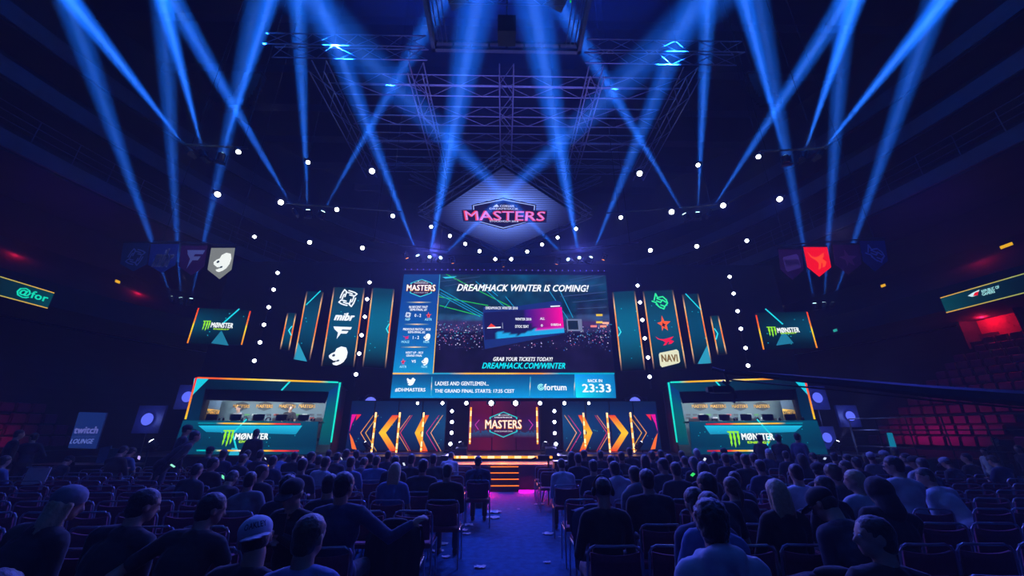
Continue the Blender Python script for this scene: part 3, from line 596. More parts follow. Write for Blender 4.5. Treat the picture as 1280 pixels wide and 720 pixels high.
# round lamps; (px, py, Y, size)
def toward(p, q=(0, 2, 1.2)): return (Vector(q) - p).normalized()
def lamp(x, y, Y, s, label, group, power=0, col=(.05, .09, 1), ang=80, tgt=(0, 2, 1)):
    s *= .8; power *= 1.1; p = atY(x, y, Y); d = toward(p, tgt); fixture('round_lamp', label, 'stage light', p, d, E_WH, group, s)
    if power: spot('lamp_light', p + d * .05, p + d, power, col, ang, 1.0, .08)
order = ('first', 'second', 'third', 'fourth', 'fifth', 'sixth', 'seventh', 'eighth', 'ninth', 'tenth')
G_ = 'round white lamps'
for i, (x, y, Y, s, pw) in enumerate([(298, 190, 9.4, .9, 0), (385, 203, 11, .95, 40), (465, 214, 12, 1.4, 420), (272, 243, 12, 1.3, 420), (351, 253, 12.9, 1.35, 260), (421, 262, 12.9, 1.1, 60), (491, 270, 12.9, 1.0, 60), (318, 296, 15, 1.0, 0), (387, 303, 15.2, 1.15, 30), (453, 310, 15.2, 1.2, 30)]):
    lamp(x, y, Y, s, 'round white lamp, %s from the top, lounge sign side of the beams' % order[i], G_, pw, tgt=(-1.5, 3, 1))
for i, (x, y, Y, s, pw) in enumerate([(948, 196, 9.4, .9, 0), (872.5, 206.5, 11, .95, 40), (799.5, 217, 12, 1.4, 420), (974.5, 249, 12, 1.3, 420), (904, 257, 12.9, 1.35, 260), (839.5, 265, 12.9, 1.35, 260), (776, 272, 12.9, 1.0, 60), (933.5, 301, 15, 1.1, 30), (871, 308, 15.2, 1.15, 30), (813, 313, 15.2, 1.2, 30)]):
    lamp(x, y, Y, s, 'round white lamp, %s from the top, camera crane side of the beams' % order[i], G_, pw, tgt=(1.5, 3, 1))
for i, (x, y) in enumerate([(539, 283.5), (562.4, 295), (581.6, 305), (599.4, 314), (619, 324), (639, 324), (659, 314.6), (677.6, 305.7), (697, 297), (720, 286)]):
    lamp(x, y, 15.6, 1.05, 'round white lamp, %s along the V under the ceiling emblem' % order[i], 'lamps in a V under the ceiling emblem', 25 if 1 < i < 8 else 0)
for lab, pts, Y in (('inner string beside the score column', [(462, 353), (459, 374), (456, 396), (452, 419), (449, 442), (445, 468)], 16.6), ('outer string, lounge sign side', [(347, 341), (342, 362), (336, 384), (330, 406), (325, 428), (318, 451)], 16.6),
                    ('inner string, crane side', [(797, 357), (800, 378), (803, 400), (806, 423), (810, 447), (812, 471)], 16.6), ('outer string, camera crane side', [(912, 346), (917, 367), (922, 389), (926, 411), (932, 435), (935, 457)], 16.6)):
    for i, (x, y) in enumerate(pts): lamp(x, y, Y, 1.05, 'round white lamp, %s from top of the %s' % (order[i], lab), 'vertical strings of round lamps', 14 if 0 < i < 5 else 0)
    a = atY(*pts[0], Y + .5) + Vector((0, 0, .4)); b = atY(*pts[-1], Y + .5) + Vector((0, 0, -.5)); r_ = thing('lamp_ladder', 'dark upright pipe behind the %s' % lab, 'pipe', b); m = MB(); m.tube([b, a], .03, 6); m.build('pipe', M_HOUS, r_)
for i, (x, s) in enumerate([(522, .8), (553, .95), (583, 1.05), (614, 1.4), (644.5, 1.4), (675, 1.05), (705.5, .95), (736, .8)]):
    lamp(x, 504, 16.6, s, 'round white lamp, %s in the row under the main screen' % order[i], 'lamps under the main screen', 30 if 1 < i < 6 else 0)
for x, l_ in ((463, 'large soft violet lamp above the chevrons, lounge sign side'), (794, 'large soft violet lamp above the chevrons, camera crane side')):
    p = atY(x, 503.5, 18.2); fixture('wash_lamp', l_, 'stage light', p, toward(p), emi('violet_lens', lin((105, 115, 250)), 1.2), 'soft violet lamps', 3.0)
    spot('wash', p + toward(p) * .1, p + toward(p), 60, (.2, .25, 1), 100, 1, .2)
for i, (x, y) in enumerate([(509, 323), (566, 329), (629.5, 333), (696, 330), (754, 325)]):
    p = atY(x, y, 16.2); tx = (522, 572, 630, 690, 744)[i]; q = atY(tx, 352, 16.75)
    fixture('orange_spot', '%s small orange spot in the row above the main screen' % order[i], 'stage light', p, (q - p).normalized(), E_OR, 'orange spots above the main screen', .75)
    spot('orange_beam', p + (q - p).normalized() * .03, q, 420 if i in (0, 1) else 160, (1, .10, .02) if i < 3 else (1, .03, .12), 24, 1, .03)
for side, pts in (('lounge', [(565, 514), (565, 527.5), (564.5, 541), (563, 555)]), ('crane', [(693, 514), (693, 527.5), (693.5, 541.5), (695, 555)])):
    for i, (x, y) in enumerate(pts): lamp(x, y, 16.9, .95, 'bright lamp, %s from the top of the stage column, %s side' % (order[i], side), 'lamps in the two stage columns', 45, (.35, .3, 1), 80)
    a = atY(pts[3][0], 562, 17.1); a.z = .84; b = atY(pts[0][0], 508, 17.1); b.x = a.x; r_ = thing('lamp_column', 'dark column holding four bright lamps on stage, %s side' % side, 'column', a); m = MB(); m.box(((a.x), 17.1, (a.z + b.z) / 2), (.12, .12, b.z - a.z)); m.build('pole', M_HOUS, r_)
    m = MB(); m.box((a.x, 17.1, .88), (.5, .4, .08)); m.build('base', M_HOUS, r_)
# floor moving heads with beams
for i, (x, y, Y, tx, ty, TY, ang, pw, col, l_) in enumerate([(575, 553, 16.3, 566, 512, 16.8, 12, 30000, (.2, .25, 1), 'floor moving light beside the lounge-side lamp column'), (682, 553, 16.3, 690, 512, 16.8, 12, 30000, (.2, .25, 1), 'floor moving light beside the crane-side lamp column'),
    (456, 553, 16.2, 415, 490, 16.5, 12, 34000, (.12, .22, 1), 'floor moving light in front of the outer chevron, lounge side'), (802, 553, 16.2, 843, 500, 16.5, 12, 22000, (.1, .2, 1), 'floor moving light in front of the outer chevron, crane side'),
    (189, 551, 13.6, 96, 440, 12.6, 16, 60000, (.05, .16, 1), 'floor moving light aimed over the lounge sign'), (1048, 552, 14.2, 1072, 515, 14.0, 22, 90000, (.3, .3, 1), 'floor moving light glaring beside the crane-side booth')]):
    a = atY(x, y, Y); b = atY(tx, ty, TY); d = (b - a).normalized(); fixture('floor_light', l_, 'stage light', a, d, E_WH, 'moving lights on the stage floor', .8); spot('floor_beam', a + d * .03, b, pw * .011, col, ang, 1, .03)
    r_ = thing('light_stand', 'black stand under the %s' % l_, 'stand', (a.x, a.y, .84 if abs(a.x) < 9 else 0)); m = MB(); z0 = .84 if abs(a.x) < 9 else 0; m.tube([(a.x, a.y, z0), (a.x, a.y, a.z - .3)], .03, 6); m.build('pole', M_HOUS, r_); m = MB(); m.box((a.x, a.y, z0 + .02), (.4, .4, .04)); m.build('base', M_HOUS, r_)

# ------------------------------------------------------------------ pennants
def pennant(x0, y0, x1, y1, yb, kind, label, base, mark, lit, Y=14.0, slant=0):
    pl = Pl((atY((x0 + x1) / 2, y0, Y).x, Y, 0), (1, 0, 0)); xm = (x0 + x1) / 2; dx = slant
    pts = [pl.hit(x0, y0), pl.hit(x1, y0 + (y1 - y0) * 0), pl.hit(x1 + dx, y1), pl.hit(xm + dx, yb), pl.hit(x0 + dx, y1)]
    r_ = thing('pennant', label, 'banner', pl.pt(*pts[3]), 0, 'team pennants on pipes')
    m = MB(); m.plate(pl, pts, -.03, 0)
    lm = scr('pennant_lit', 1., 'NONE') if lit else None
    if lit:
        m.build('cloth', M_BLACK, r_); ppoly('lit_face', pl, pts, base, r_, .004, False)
    else: m.build('cloth', mat('pennant_' + kind, tuple(3.5 * q for q in lin(base)), .8), r_)
    w_, h_ = x1 - x0, y1 - y0; bx = (x0 + w_ * .18 + dx * .5, y0 + h_ * .22, x1 - w_ * .12 + dx * .5, y1 + h_ * .12)
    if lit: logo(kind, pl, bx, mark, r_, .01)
    else:
        mm = mat('pennant_mark_' + kind, tuple(min(.95, 2.5 * q) for q in lin(mark)), .7, 0, .05); logo(kind, pl, bx, (0, 0, 0), r_, .01, mm)
    m = MB(); m.plate(pl, [(pts[0][0], pts[0][1]), (pts[1][0], pts[1][1]), (pts[1][0], pts[1][1] + .06), (pts[0][0], pts[0][1] + .06)], -.04, .02); m.build('top_bar', M_HOUS, r_)
pennant(154, 304, 187, 330, 339, 'ninja', 'dim pennant with a round blade mark, farthest from the white pennant', (40, 46, 60), (110, 120, 140), False, slant=-4)
pennant(189, 305, 223, 331, 341, 'mibr', 'dim blue pennant lettered mibr', (36, 50, 90), (200, 200, 230), False, slant=-4)
pennant(227, 307, 259, 333, 344, 'faze', 'dim maroon pennant with an angular mark, beside the white pennant', (70, 25, 50), (200, 180, 210), False, slant=-4)
pennant(264, 310, 294, 337, 349, 'bear', 'lit grey-white pennant with a roaring bear mark', (118, 122, 118), (235, 240, 235), True, slant=-4.5)
pennant(973, 312, 1002, 337, 350, 'navi', 'dim pennant with a square badge, beside the red pennant', (66, 22, 50), (130, 90, 120), False, slant=3)
pennant(1004, 309, 1034, 334, 346, 'mouse', 'glowing red pennant, the only lit one on the crane side', (235, 12, 14), (255, 70, 20), True, slant=5)
pennant(1041, 306, 1074, 330, 343, 'star', 'dim maroon pennant with a star mark', (66, 20, 48), (120, 50, 80), False, slant=3)
pennant(1075, 301, 1106, 326, 339, 'gecko', 'dim blue pennant with an outlined creature mark', (24, 34, 78), (90, 120, 200), False, slant=4)

# ------------------------------------------------------------------ ribbon displays, exit signs, red portal
def ribbon(sgn, y0, y1, z0, z1, X0, X1, label, txt_, tb, sub=None):
    K_ = 1.58; zs = lambda z: EYE + (z - EYE) * K_; y0, y1, X0, X1, z0, z1 = y0 * K_, y1 * K_, X0 * K_, X1 * K_, zs(z0), zs(z1)
    d = Vector((X1 - X0, y1 - y0, 0)); pl = Pl((X0, y0, 0), d if sgn < 0 else -d)
    if sgn > 0: pl = Pl((X1, y1, 0), -d)
    L = d.length; r_ = thing('ribbon_display', label, 'screen', pl.pt(L / 2, z0))
    m = MB(); m.plate(pl, [(0, z0), (L, z0), (L, z1), (0, z1)], -.1, 0); m.build('cabinet', M_BLACK, r_)
    qgrid('picture', pl, [(0, z1), (L, z1), (L, z0), (0, z0)], lambda u, v: (2, 10 + 55 * (u if sgn < 0 else 1 - u) ** 3, 24 + 50 * (u if sgn < 0 else 1 - u) ** 3), r_, .006, 6, 1, LED, False)
    for zz in (z0, z1 - .05): qgrid('lit_edge', pl, [(0, zz + .05), (L, zz + .05), (L, zz), (0, zz)], lambda u, v: (30 + 200 * (u if sgn < 0 else 1 - u), 170, 130 - 70 * (u if sgn < 0 else 1 - u)), r_, .012, 6, 1, None, False)
    return r_, pl, L
zr = lambda z: EYE + (z - EYE) * 1.58
r_, pl, L = ribbon(-1, 6.5, 12.35, 5.44, 6.0, -15.1, -15.03, 'glowing teal ribbon display on the balcony front, lettering @for', '', None)
ptext('@for', pl, (L - .95 * 1.58, zr(5.56), L - .1 * 1.58, zr(5.88)), (20, 220, 180), r_, .02, False, 0, .02)
r_, pl, L = ribbon(1, 6.5, 12.28, 5.44, 6.0, 15.35, 15.05, 'glowing teal ribbon display on the balcony front, lettering REPUBLIC OF GAMERS', '', None)
ptext('REPUBLIC OF', pl, (1226, 359.5, 1251, 363.5), (170, 240, 240), r_, .02, True, 0, .02); ptext('GAMERS', pl, (1227, 364.5, 1245, 368), (170, 240, 240), r_, .02, True, 0, .02)
ppoly('eye_mark', pl, [(1210, 370), (1216, 366), (1225, 362), (1222, 369), (1216, 371)], (200, 235, 240), r_, .02); ppoly('eye_mark', pl, [(1217, 370), (1219, 366), (1224, 364), (1223, 369)], (230, 20, 30), r_, .03)
pf = Pl((14.2 * K_, 14.2 * K_, 0), (-.35, 1, 0) if False else (.35, -1, 0)); r_ = thing('dim_sign', 'dim lettered fortum sign on the balcony beyond the ribbon display', 'sign', pf.pt(*pf.hit(1158, 388))); b_ = mbox(pf, (1146, 381, 1169, 390))
m = MB(); m.plate(pf, [(b_[0], b_[1]), (b_[2], b_[1]), (b_[2], b_[3]), (b_[0], b_[3])], -.04, 0); m.build('board', M_BLACK, r_); ptext('@fortum', pf, (1148, 382, 1167, 389), (4, 80, 80), r_, .01)
for x, y, X, l_ in ((147, 352, -13.6, 'small yellow lit sign under the balcony, lounge sign side'), (1258, 307, 14.9, 'small yellow-green lit sign above the ribbon display'), (1104, 357, 13.6, 'tiny yellow lit sign between pennants and ribbon display'), (1044, 413, 12.0, 'tiny teal lit exit sign on the dark wall behind the crane')):
    X *= K_; p = atX(x, y, X); pl = Pl((p.x, p.y, p.z), (0, -1, 0) if X > 0 else (0, 1, 0)); r_ = thing('exit_sign', l_, 'sign', p); k = .15 if x != 1258 else .26
    m = MB(); m.plate(pl, [(-k, -.08), (k, -.08), (k, .08), (-k, .08)], -.05, 0); m.build('box', M_BLACK, r_)
    qgrid('lit_face', pl, [(-k, .08), (k, .08), (k, -.08), (-k, -.08)], (230, 170, 10) if x != 1044 else (40, 160, 150), r_, .004, 1, 1, None, False)
for x, y, X, pw, ang in ((1246, 398, 17.0, 90, 95), (158, 364, -15.5, 25, 100), (1238, 318, 16.4, 25, 100), (2, 315, -16.6, 20, 90)):
    p = atX(x, y, X * K_); L = bpy.data.lights.new('exit_glow', 'POINT'); L.energy = pw; L.color = (1, .01, .06); L.shadow_soft_size = .1; o = bpy.data.objects.new('exit_glow', L); COL.objects.link(o); o.location = p - Vector((math.copysign(.9, X), 0, 0))
p = atX(1246, 398, 16.6 * K_); r_ = thing('doorway', 'red-lit doorway under the ribbon display', 'door', (p.x, p.y, p.z - 1.6)); m = MB(); m.box((p.x + .5, p.y, p.z), (.2, 2.6, 3.2)); m.build('back_wall', mat('warm_wall', (.35, .1, .1), .8), r_)
for s_ in (-1, 1): m = MB(); m.box((p.x - .1, p.y + s_ * 1.4, p.z), (1.2, .15, 3.3)); m.build('jamb', M_CONC, r_)
m = MB(); m.box((p.x - .1, p.y, p.z + 1.7), (1.2, 3.0, .15)); m.build('header', M_CONC, r_)

# ------------------------------------------------------------------ back LED wall with chevrons
YW_ = 18.0; PB = Pl((0, YW_, 0), (1, 0, 0))
def wall(x0, x1, label, nseg, fn):
    a0 = PB.hit(x0, 535)[0]; a1 = PB.hit(x1, 535)[0]; r_ = thing('led_wall', label, 'screen', ((a0 + a1) / 2, YW_, .84), 0, 'LED walls at the back of the stage')
    m = MB(); m.plate(PB, [(a0, .86), (a1, .86), (a1, 2.95), (a0, 2.95)], -.12, 0); m.build('cabinet', M_BLACK, r_)
    for k in range(nseg):
        s0 = a0 + (a1 - a0) * k / nseg + .02; s1 = a0 + (a1 - a0) * (k + 1) / nseg - .02
        qgrid('wall_panel', PB, [(s0, 2.93), (s1, 2.93), (s1, .9), (s0, .9)], lambda u, v: fn((k + u) / nseg, v), r_, .006, 5, 8, LED, False)
    return r_
dk = lambda u, v: (6 + 6 * u, 26 + 42 * math.sin(3.14 * v) * u, 60 + 55 * math.sin(3.14 * v) * (.4 + .6 * u))
wl = wall(435, 557, 'LED wall of glowing orange chevrons, lounge sign side', 4, dk); wr = wall(703, 824, 'LED wall of glowing orange chevrons, camera crane side', 4, lambda u, v: dk(1 - u, v))
wc = wall(585, 675, 'middle LED wall with the emblem between orange light bars', 3, lambda u, v: (70 + 20 * math.sin(6 * u), 8 + 30 * max(0, 1 - abs(v - .55) * 6), 42 + 60 * max(0, 1 - abs(v - .5) * 4) * abs(2 * u - 1)))
def chev(r_, x, wpx, reach, c1, c2, mir, full=True):
    f = (lambda X: X) if not mir else (lambda X: 1259 - X)
    P = [(f(x + reach), 519), (f(x + reach + wpx), 519), (f(x + wpx), 541), (f(x + reach * .85 + wpx), 564), (f(x + reach * .85), 564), (f(x), 541)]
    if mir: P = P[::-1]
    cols_ = [c2, c2, c1, c2, c2, c1] if not mir else [c1, c2, c2, c1, c2, c2]
    h = [PB.hit(*q) for q in P]; vs = [PB.pt(a, b, .02) for a, b in h]
    fs = [(0, 1, 2, 5), (5, 2, 3, 4)] if not mir else [(5, 4, 3, 0), (0, 3, 2, 1)]
    mk('chevron', vs, fs, LEDD, r_, cols=[lin(c) for c in cols_])
for r_, mi in ((wl, False), (wr, True)):
    chev(r_, 473.5, 9, 17, (255, 200, 20), (235, 60, 20), mi); chev(r_, 518.5, 7, 11, (255, 190, 20), (240, 70, 10), mi)
    for x, w_, rch, c in ((450.5, 1.1, 16, (250, 160, 60)), (456.5, 1.1, 16, (240, 170, 40)), (496.5, 1.1, 16, (250, 150, 90)), (500, 1.0, 15, (220, 60, 90)), (532.5, 1.0, 16, (220, 50, 130)), (538, 1.1, 15, (250, 170, 110))): chev(r_, x, w_, rch, c, tuple(int(v_ * .8) for v_ in c), mi)
    f = (lambda X: X) if not mi else (lambda X: 1259 - X)
    for pts, c in (([(446, 518), (440, 518), (437, 540), (440, 530)], (230, 20, 150)), ([(437, 541), (441, 548), (446, 562), (440, 561)], (250, 110, 30)), ([(452, 518), (446, 518), (445, 526)], (240, 40, 60))):
        q_ = [(f(a), b) for a, b in pts]; ppoly('glow_shard', PB, q_ if not mi else q_[::-1], c, r_, .02)
    for k in range(16):
        x, y = random.uniform(440, 552), random.uniform(520, 560); x = f(x); qgrid('dot', PB, [(x - .4, y - .4), (x + .4, y - .4), (x + .4, y + .4), (x - .4, y + .4)], (60, 200, 200), r_, .016)
emblem(PB, (605, 514.5, 653.5, 547), wc, .02, (40, 200, 200), (255, 150, 30), (255, 245, 220), (60, 15, 60))
for pts in ([(599, 525), (594, 531), (598, 537)], [(661, 525), (666, 531), (662, 537)]): pstroke('angle_mark', PB, [pts], .03, (200, 60, 170), wc, .02)
for s_ in (-1, 1):
    c_ = PB.hit(629.5 + s_ * 27, 541); vs = []; fs = []; cs = []
    for k in range(15):
        a = c_[0] - .52 + k * .07; h = -.02 + .14 * random.random(); n = len(vs); vs += [PB.pt(a, c_[1] - .2, .015), PB.pt(a + .07, c_[1] - .2, .015), PB.pt(a + .07, c_[1] + h, .015), PB.pt(a, c_[1] + h, .015)]; fs.append((n, n + 1, n + 2, n + 3)); cs += [lin((60, 14, 50))] * 2 + [lin((30, 80, 120))] * 2
    mk('skyline_picture', vs, fs, LEDD, wc, cs and False or True, cols=cs)
# orange LED bars
EO = emi('orange_cell', (1.0, .28, .02), 2.0); EO2 = emi('orange_cell_hot', (1.0, .55, .22), 2.6)
def ledbar(p, q, n, label, group, size=.07, lit=60):
    p, q = Vector(p), Vector(q); r_ = thing('led_bar', label, 'light', p, 0, group); m = MB(); d = q - p
    m.tube([p + Vector((0, .06, 0)), q + Vector((0, .06, 0))], size * .7, 4); m.build('housing', M_HOUS, r_)
    c = MB(); c.box((0, 0, 0), (size, .03, size)); a = c.build('cell', EO, r_, False); c = MB(); c.box((0, 0, 0), (size, .03, size)); b = c.build('cell', EO2, r_, False); a.location = (0, 0, 0); b.location = d / (n - 1)
    for k in range(2, n): child_copy((a, b)[(k * 7 // 3) % 2], r_, d * (k / (n - 1)))
    if lit: 
        L = bpy.data.lights.new('bar_glow', 'AREA'); L.shape = 'RECTANGLE'; L.size = max(abs(d.x), .1); L.size_y = max(abs(d.z), .1); L.energy = lit; L.color = (1, .22, .04)
        o = bpy.data.objects.new('bar_glow', L); COL.objects.link(o); o.location = p + d / 2 - Vector((0, .08, 0)); o.rotation_euler = (R(90), 0, 0)
GB = 'upright orange LED bars on the stage'
for i, (x0, y0, x1, y1, Y) in enumerate([(470, 516.5, 464, 566.5, 17.2), (500, 516.5, 495, 566.5, 17.2), (530, 516.5, 526, 563.5, 17.2), (589, 510, 587, 554, 17.6)]):
    p = atY(x1, y1, Y); q = atY(x0, y0, Y); q.x = p.x = (p.x + q.x) / 2; ledbar(p, q, 24 if i < 3 else 20, '%s upright orange LED bar counted inwards, lounge sign side' % order[i], GB, .065, 5)
for i, (x0, y0, x1, y1, Y) in enumerate([(788, 516.5, 793, 566.5, 17.2), (758.5, 517, 763, 566.5, 17.2), (729, 517, 732, 558.5, 17.2), (671, 510, 672, 554, 17.6)]):
    p = atY(x1, y1, Y); q = atY(x0, y0, Y); q.x = p.x = (p.x + q.x) / 2; ledbar(p, q, 24 if i < 3 else 20, '%s upright orange LED bar counted inwards, camera crane side' % order[i], GB, .065, 5)

# ------------------------------------------------------------------ runway platform and steps
r_ = thing('stage_runway', 'low front runway platform of the stage, magenta light at its foot', 'stage', (0, 13.6, 0))
m = MB(); pts = [(-1.42, 13.1), (1.5, 13.1), (2.3, 14.6), (-2.2, 14.6)]
m.add([(x, y, 0) for x, y in pts] + [(x, y, .66) for x, y in pts], [(0, 1, 5, 4), (1, 2, 6, 5), (2, 3, 7, 6), (3, 0, 4, 7), (4, 5, 6, 7)]); m.build('platform', mat('runway_black', (.06, .05, .07), .5), r_)
m = MB(); m.add([(x, y, .662) for x, y in pts] + [(x, y, .70) for x, y in pts], [(0, 1, 5, 4), (1, 2, 6, 5), (2, 3, 7, 6), (3, 0, 4, 7), (4, 5, 6, 7)]); m.build('deck', mat('runway_deck', (.4, .3, .22), .45), r_)
m = MB(); m.box((0, 14.75, .78), (4.4, .3, .16)); m.build('riser', M_BLACK, r_)
ledbar(atY(569, 571.5, 14.2) , atY(689, 571.5, 14.2), 44, 'long orange LED bar across the runway front', None, .075, 0)
spot('runway_glow', (0, 14.3, 1.2), (0, 13.7, .7), 50, (1, .16, .01), 150, 1, .3)
area('runway_orange', (0, 14.15, 1.0), (0, 13.5, .66), 3.0, 16, (1, .16, .01), .1).data.spread = R(100)
area('foot_magenta', (0.05, 12.97, .36), (0.1, 12.66, 0), 2.7, 650, (1, .0, .12), .1).data.spread = R(90)
r_ = thing('steps', 'small black steps with glowing orange edges up to the runway', 'stairs', (.02, 12.9, 0))
EE = emi('orange_edge', lin((255, 120, 10)), 1.6)
for k in range(4):
    z = .16 * (k + 1); y = 12.65 + k * .13
    m = MB(); m.box((.02, y + .25 + .05 * (3 - k), z - .08), (.84, .5 + .1 * (3 - k), .155)); m.build('step', M_BLACK, r_)
    m = MB(); m.box((.02, y - .01 - .0 * k, z), (.86, .02, .022)); m.build('lit_edge', EE, r_)
# stage front details
for x, y, w_, c, l_ in ((485, 581, 10, (230, 190, 60), 'short pale yellow strip light on the stage front, lounge side'), (339, 582, 8, (250, 180, 20), 'short orange strip light under the lounge-side booth'), (775, 581, 7, (230, 230, 150), 'short pale strip light on the stage front, crane side'), (815, 581, 5, (250, 200, 20), 'tiny yellow strip light on the stage front, crane side')):
    p = atY(x, y, 14.5); r_ = thing('strip_light', l_, 'light', p); m = MB(); m.box(p, (w_ / 33, .05, .07)); m.build('housing', M_HOUS, r_); m = MB(); m.box(p - Vector((0, .03, 0)), (w_ / 34, .02, .05)); m.build('tube', emi('strip_%d' % x, lin(c), 1.3), r_)
for sx, X0, X1, l_ in ((-1, -5.6, -2.5, 'low black barrier rail before the stage, lounge side'), (1, 2.6, 5.6, 'low black barrier rail before the stage, crane side')):
    r_ = thing('barrier', l_, 'barrier', ((X0 + X1) / 2, 14.3, 0))
    for z in (.45, .95): m = MB(); m.tube([(X0, 14.3, z), (X1, 14.3, z)], .025, 6); m.build('rail', M_ALU, r_)
    for k in range(6): x = X0 + (X1 - X0) * k / 5; m = MB(); m.tube([(x, 14.3, 0), (x, 14.3, .95)], .02, 6); m.build('post', M_ALU, r_)
for x, l_ in ((576, 'small monitor wedge on the deck edge, lounge side'), (689, 'small monitor wedge on the deck edge, crane side')):
    p = atY(x, 566, 14.8); r_ = thing('stage_monitor', l_, 'speaker', (p.x, 14.8, .84)); m = MB(); m.add([(-.2, -.15, 0), (.2, -.15, 0), (.2, .15, 0), (-.2, .15, 0), (-.2, -.05, .24), (.2, -.05, .24), (.2, .15, .3), (-.2, .15, .3)], [(3, 2, 1, 0), (4, 5, 6, 7), (0, 1, 5, 4), (1, 2, 6, 5), (2, 3, 7, 6), (3, 0, 4, 7)]); m.build('cabinet', M_BLACK, r_, False); m = MB(); m.box((0, .12, .33), (.3, .04, .05)); m.build('handle', M_HOUS, r_, False)
spot('stage_floor_light', (-3.2, 17.2, 4.5), (-2.6, 15.6, .84), 260, (.3, .35, 1), 70, 1, .1); spot('stage_floor_light', (3.2, 17.2, 4.5), (2.6, 15.6, .84), 260, (.3, .35, 1), 70, 1, .1)

# ------------------------------------------------------------------ player booths
A15 = R(13)
def booth(sgn):
    side = 'lounge' if sgn < 0 else 'crane'
    fx = (lambda x: x) if sgn < 0 else (lambda x: 831 + (430 - x) * .945)
    pl = Pl((sgn * 6.6, 15.9, 0), (math.cos(A15), -sgn * math.sin(A15), 0)); off_desk = 1.0
    pd = Pl(pl.o + pl.n * off_desk, pl.u)
    H = lambda pts, P=pl: [P.hit(fx(a), b) for a, b in pts]
    c0 = pl.pt(*H([(320, 560)])[0]); c0.z = .84
    b_ = thing('player_booth', 'player booth with teal LED frame and glowing sponsor front, %s side' % side, 'booth', c0)
    def quadmesh(name, pts, m_, off0, off1, P=pl):
        h = H(pts, P); h = h if sgn < 0 else h[::-1]; m = MB(); m.plate(P, h, off0, off1); return m.build(name, m_, b_)
    TL, TR, BR, BL_ = (243, 472), (427, 478), (412, 556), (228, 552); IL, IR, IBR, IBL = (257, 486), (411, 489.5), (398, 556), (243, 552)
    for nm_, q in (('top_frame', [TL, TR, IR, IL]), ('inner_side_frame', [TR, BR, IBR, IR]), ('outer_side_frame', [TL, IL, IBL, BL_])):
        quadmesh(nm_, q, M_BLACK, -.25, 0)
    # lit skins
    def skin(name, q, fn, off, nu=6, nv=2, P=pl, m=None):
        qq = [(fx(a), b) for a, b in q]
        if sgn > 0: qq = [qq[1], qq[0], qq[3], qq[2]]; g = (lambda u, v: fn(1 - u, v))
        else: g = fn
        return qgrid(name, P, qq, g, b_, off, nu, nv, m or LED)
    skin('frame_picture', [TL, TR, IR, IL], lambda u, v: (0, 22 + 42 * u, 42 + 48 * u), .01)
    skin('frame_picture', [IR, TR, BR, IBR], lambda u, v: (0, 52 + 44 * math.sin(3.1 * (1 - v * .9)) , 84 + 40 * (1 - v)), .01, 2, 6)
    skin('frame_picture', [TL, IL, IBL, BL_], lambda u, v: (0, 30 + 14 * v, 55 + 20 * v), .01, 2, 6)
    ppoly('cyan_corner', pl, H([(243, 473), (262, 473), (240, 495)])[::1 if sgn < 0 else -1], (20, 200, 220), b_, .02, False)
    cyc = lambda u, v: (255, 40 + 600 * u, 20) if u < .25 else ((255, 190, 40) if u < .8 else (30, 210, 200))
    skin('lit_edge', [(247, 471.3), (423, 477), (423, 479), (247, 473.3)], lambda u, v: [(255, 90, 20), (255, 150, 10), (255, 210, 60), (255, 240, 170), (255, 190, 20), (250, 180, 10), (30, 220, 200)][min(6, int(u * 6.99))], .026, 14, 1, m=LEDD)
    skin('lit_edge', [(244.5, 472), (247, 472), (233.5, 524), (231, 524)], lambda u, v: (255, 30 + 180 * v, 40 - 20 * v), .026, 1, 6, m=LEDD)
    skin('lit_edge', [(424, 478), (426.5, 478), (415, 553), (413, 553)], lambda u, v: (20, 225, 200), .026, 1, 4, m=LEDD)
    pstroke('cyan_stroke', pl, [H([(362.5, 477), (352.5, 487.5)])], .06, (30, 220, 220), b_, .02, False)
    # room behind: back wall, black lining, side walls, ceiling
    pk = Pl(pl.o - pl.n * 1.9, pl.u); hb = [pl.hit(fx(a), b) for a, b in ((243, 474), (427, 480))]; a0, a1 = sorted((hb[0][0], hb[1][0]))
    ztop = min(hb[0][1], hb[1][1]) - .1
    m = MB(); m.plate(pk, [(a0 + .1, .84), (a1 - .1, .84), (a1 - .1, ztop), (a0 + .1, ztop)], -.06, 0); m.build('back_wall', mat('booth_backdrop', (.10, .17, .20), .6, 0, .05), b_)
    for aa in (a0 + .12, a1 - .12):
        m = MB(); q0 = pl.pt(aa, 0, -.26); q1 = pl.pt(aa, 0, -1.9); m.add([(q0.x, q0.y, .84), (q1.x, q1.y, .84), (q1.x, q1.y, ztop), (q0.x, q0.y, ztop)] + [(q0.x + .05, q0.y, .84), (q1.x + .05, q1.y, .84), (q1.x + .05, q1.y, ztop), (q0.x + .05, q0.y, ztop)], [(0, 1, 2, 3), (7, 6, 5, 4), (0, 4, 5, 1), (1, 5, 6, 2), (2, 6, 7, 3), (3, 7, 4, 0)]); m.build('side_wall', M_BLACK, b_)
    m = MB(); q = [pl.pt(a0, 0, 0), pl.pt(a1, 0, 0), pl.pt(a1, 0, -1.9), pl.pt(a0, 0, -1.9)]; m.add([(v.x, v.y, ztop) for v in q] + [(v.x, v.y, ztop + .06) for v in q], [(3, 2, 1, 0), (4, 5, 6, 7), (0, 1, 5, 4), (1, 2, 6, 5), (2, 3, 7, 6), (3, 0, 4, 7)]); m.build('roof', M_BLACK, b_)
    # valance hiding the top of the room
    quadmesh('valance', [(256, 485), (412, 488.5), (403, 503), (253, 499)], M_BLACK, -.5, -.3)
    # emblems on the backdrop
    mo = mat('printed_orange', (.9, .45, .05), .6, 0, .05); md = mat('printed_dark', (.02, .03, .04), .6, 0, .05)
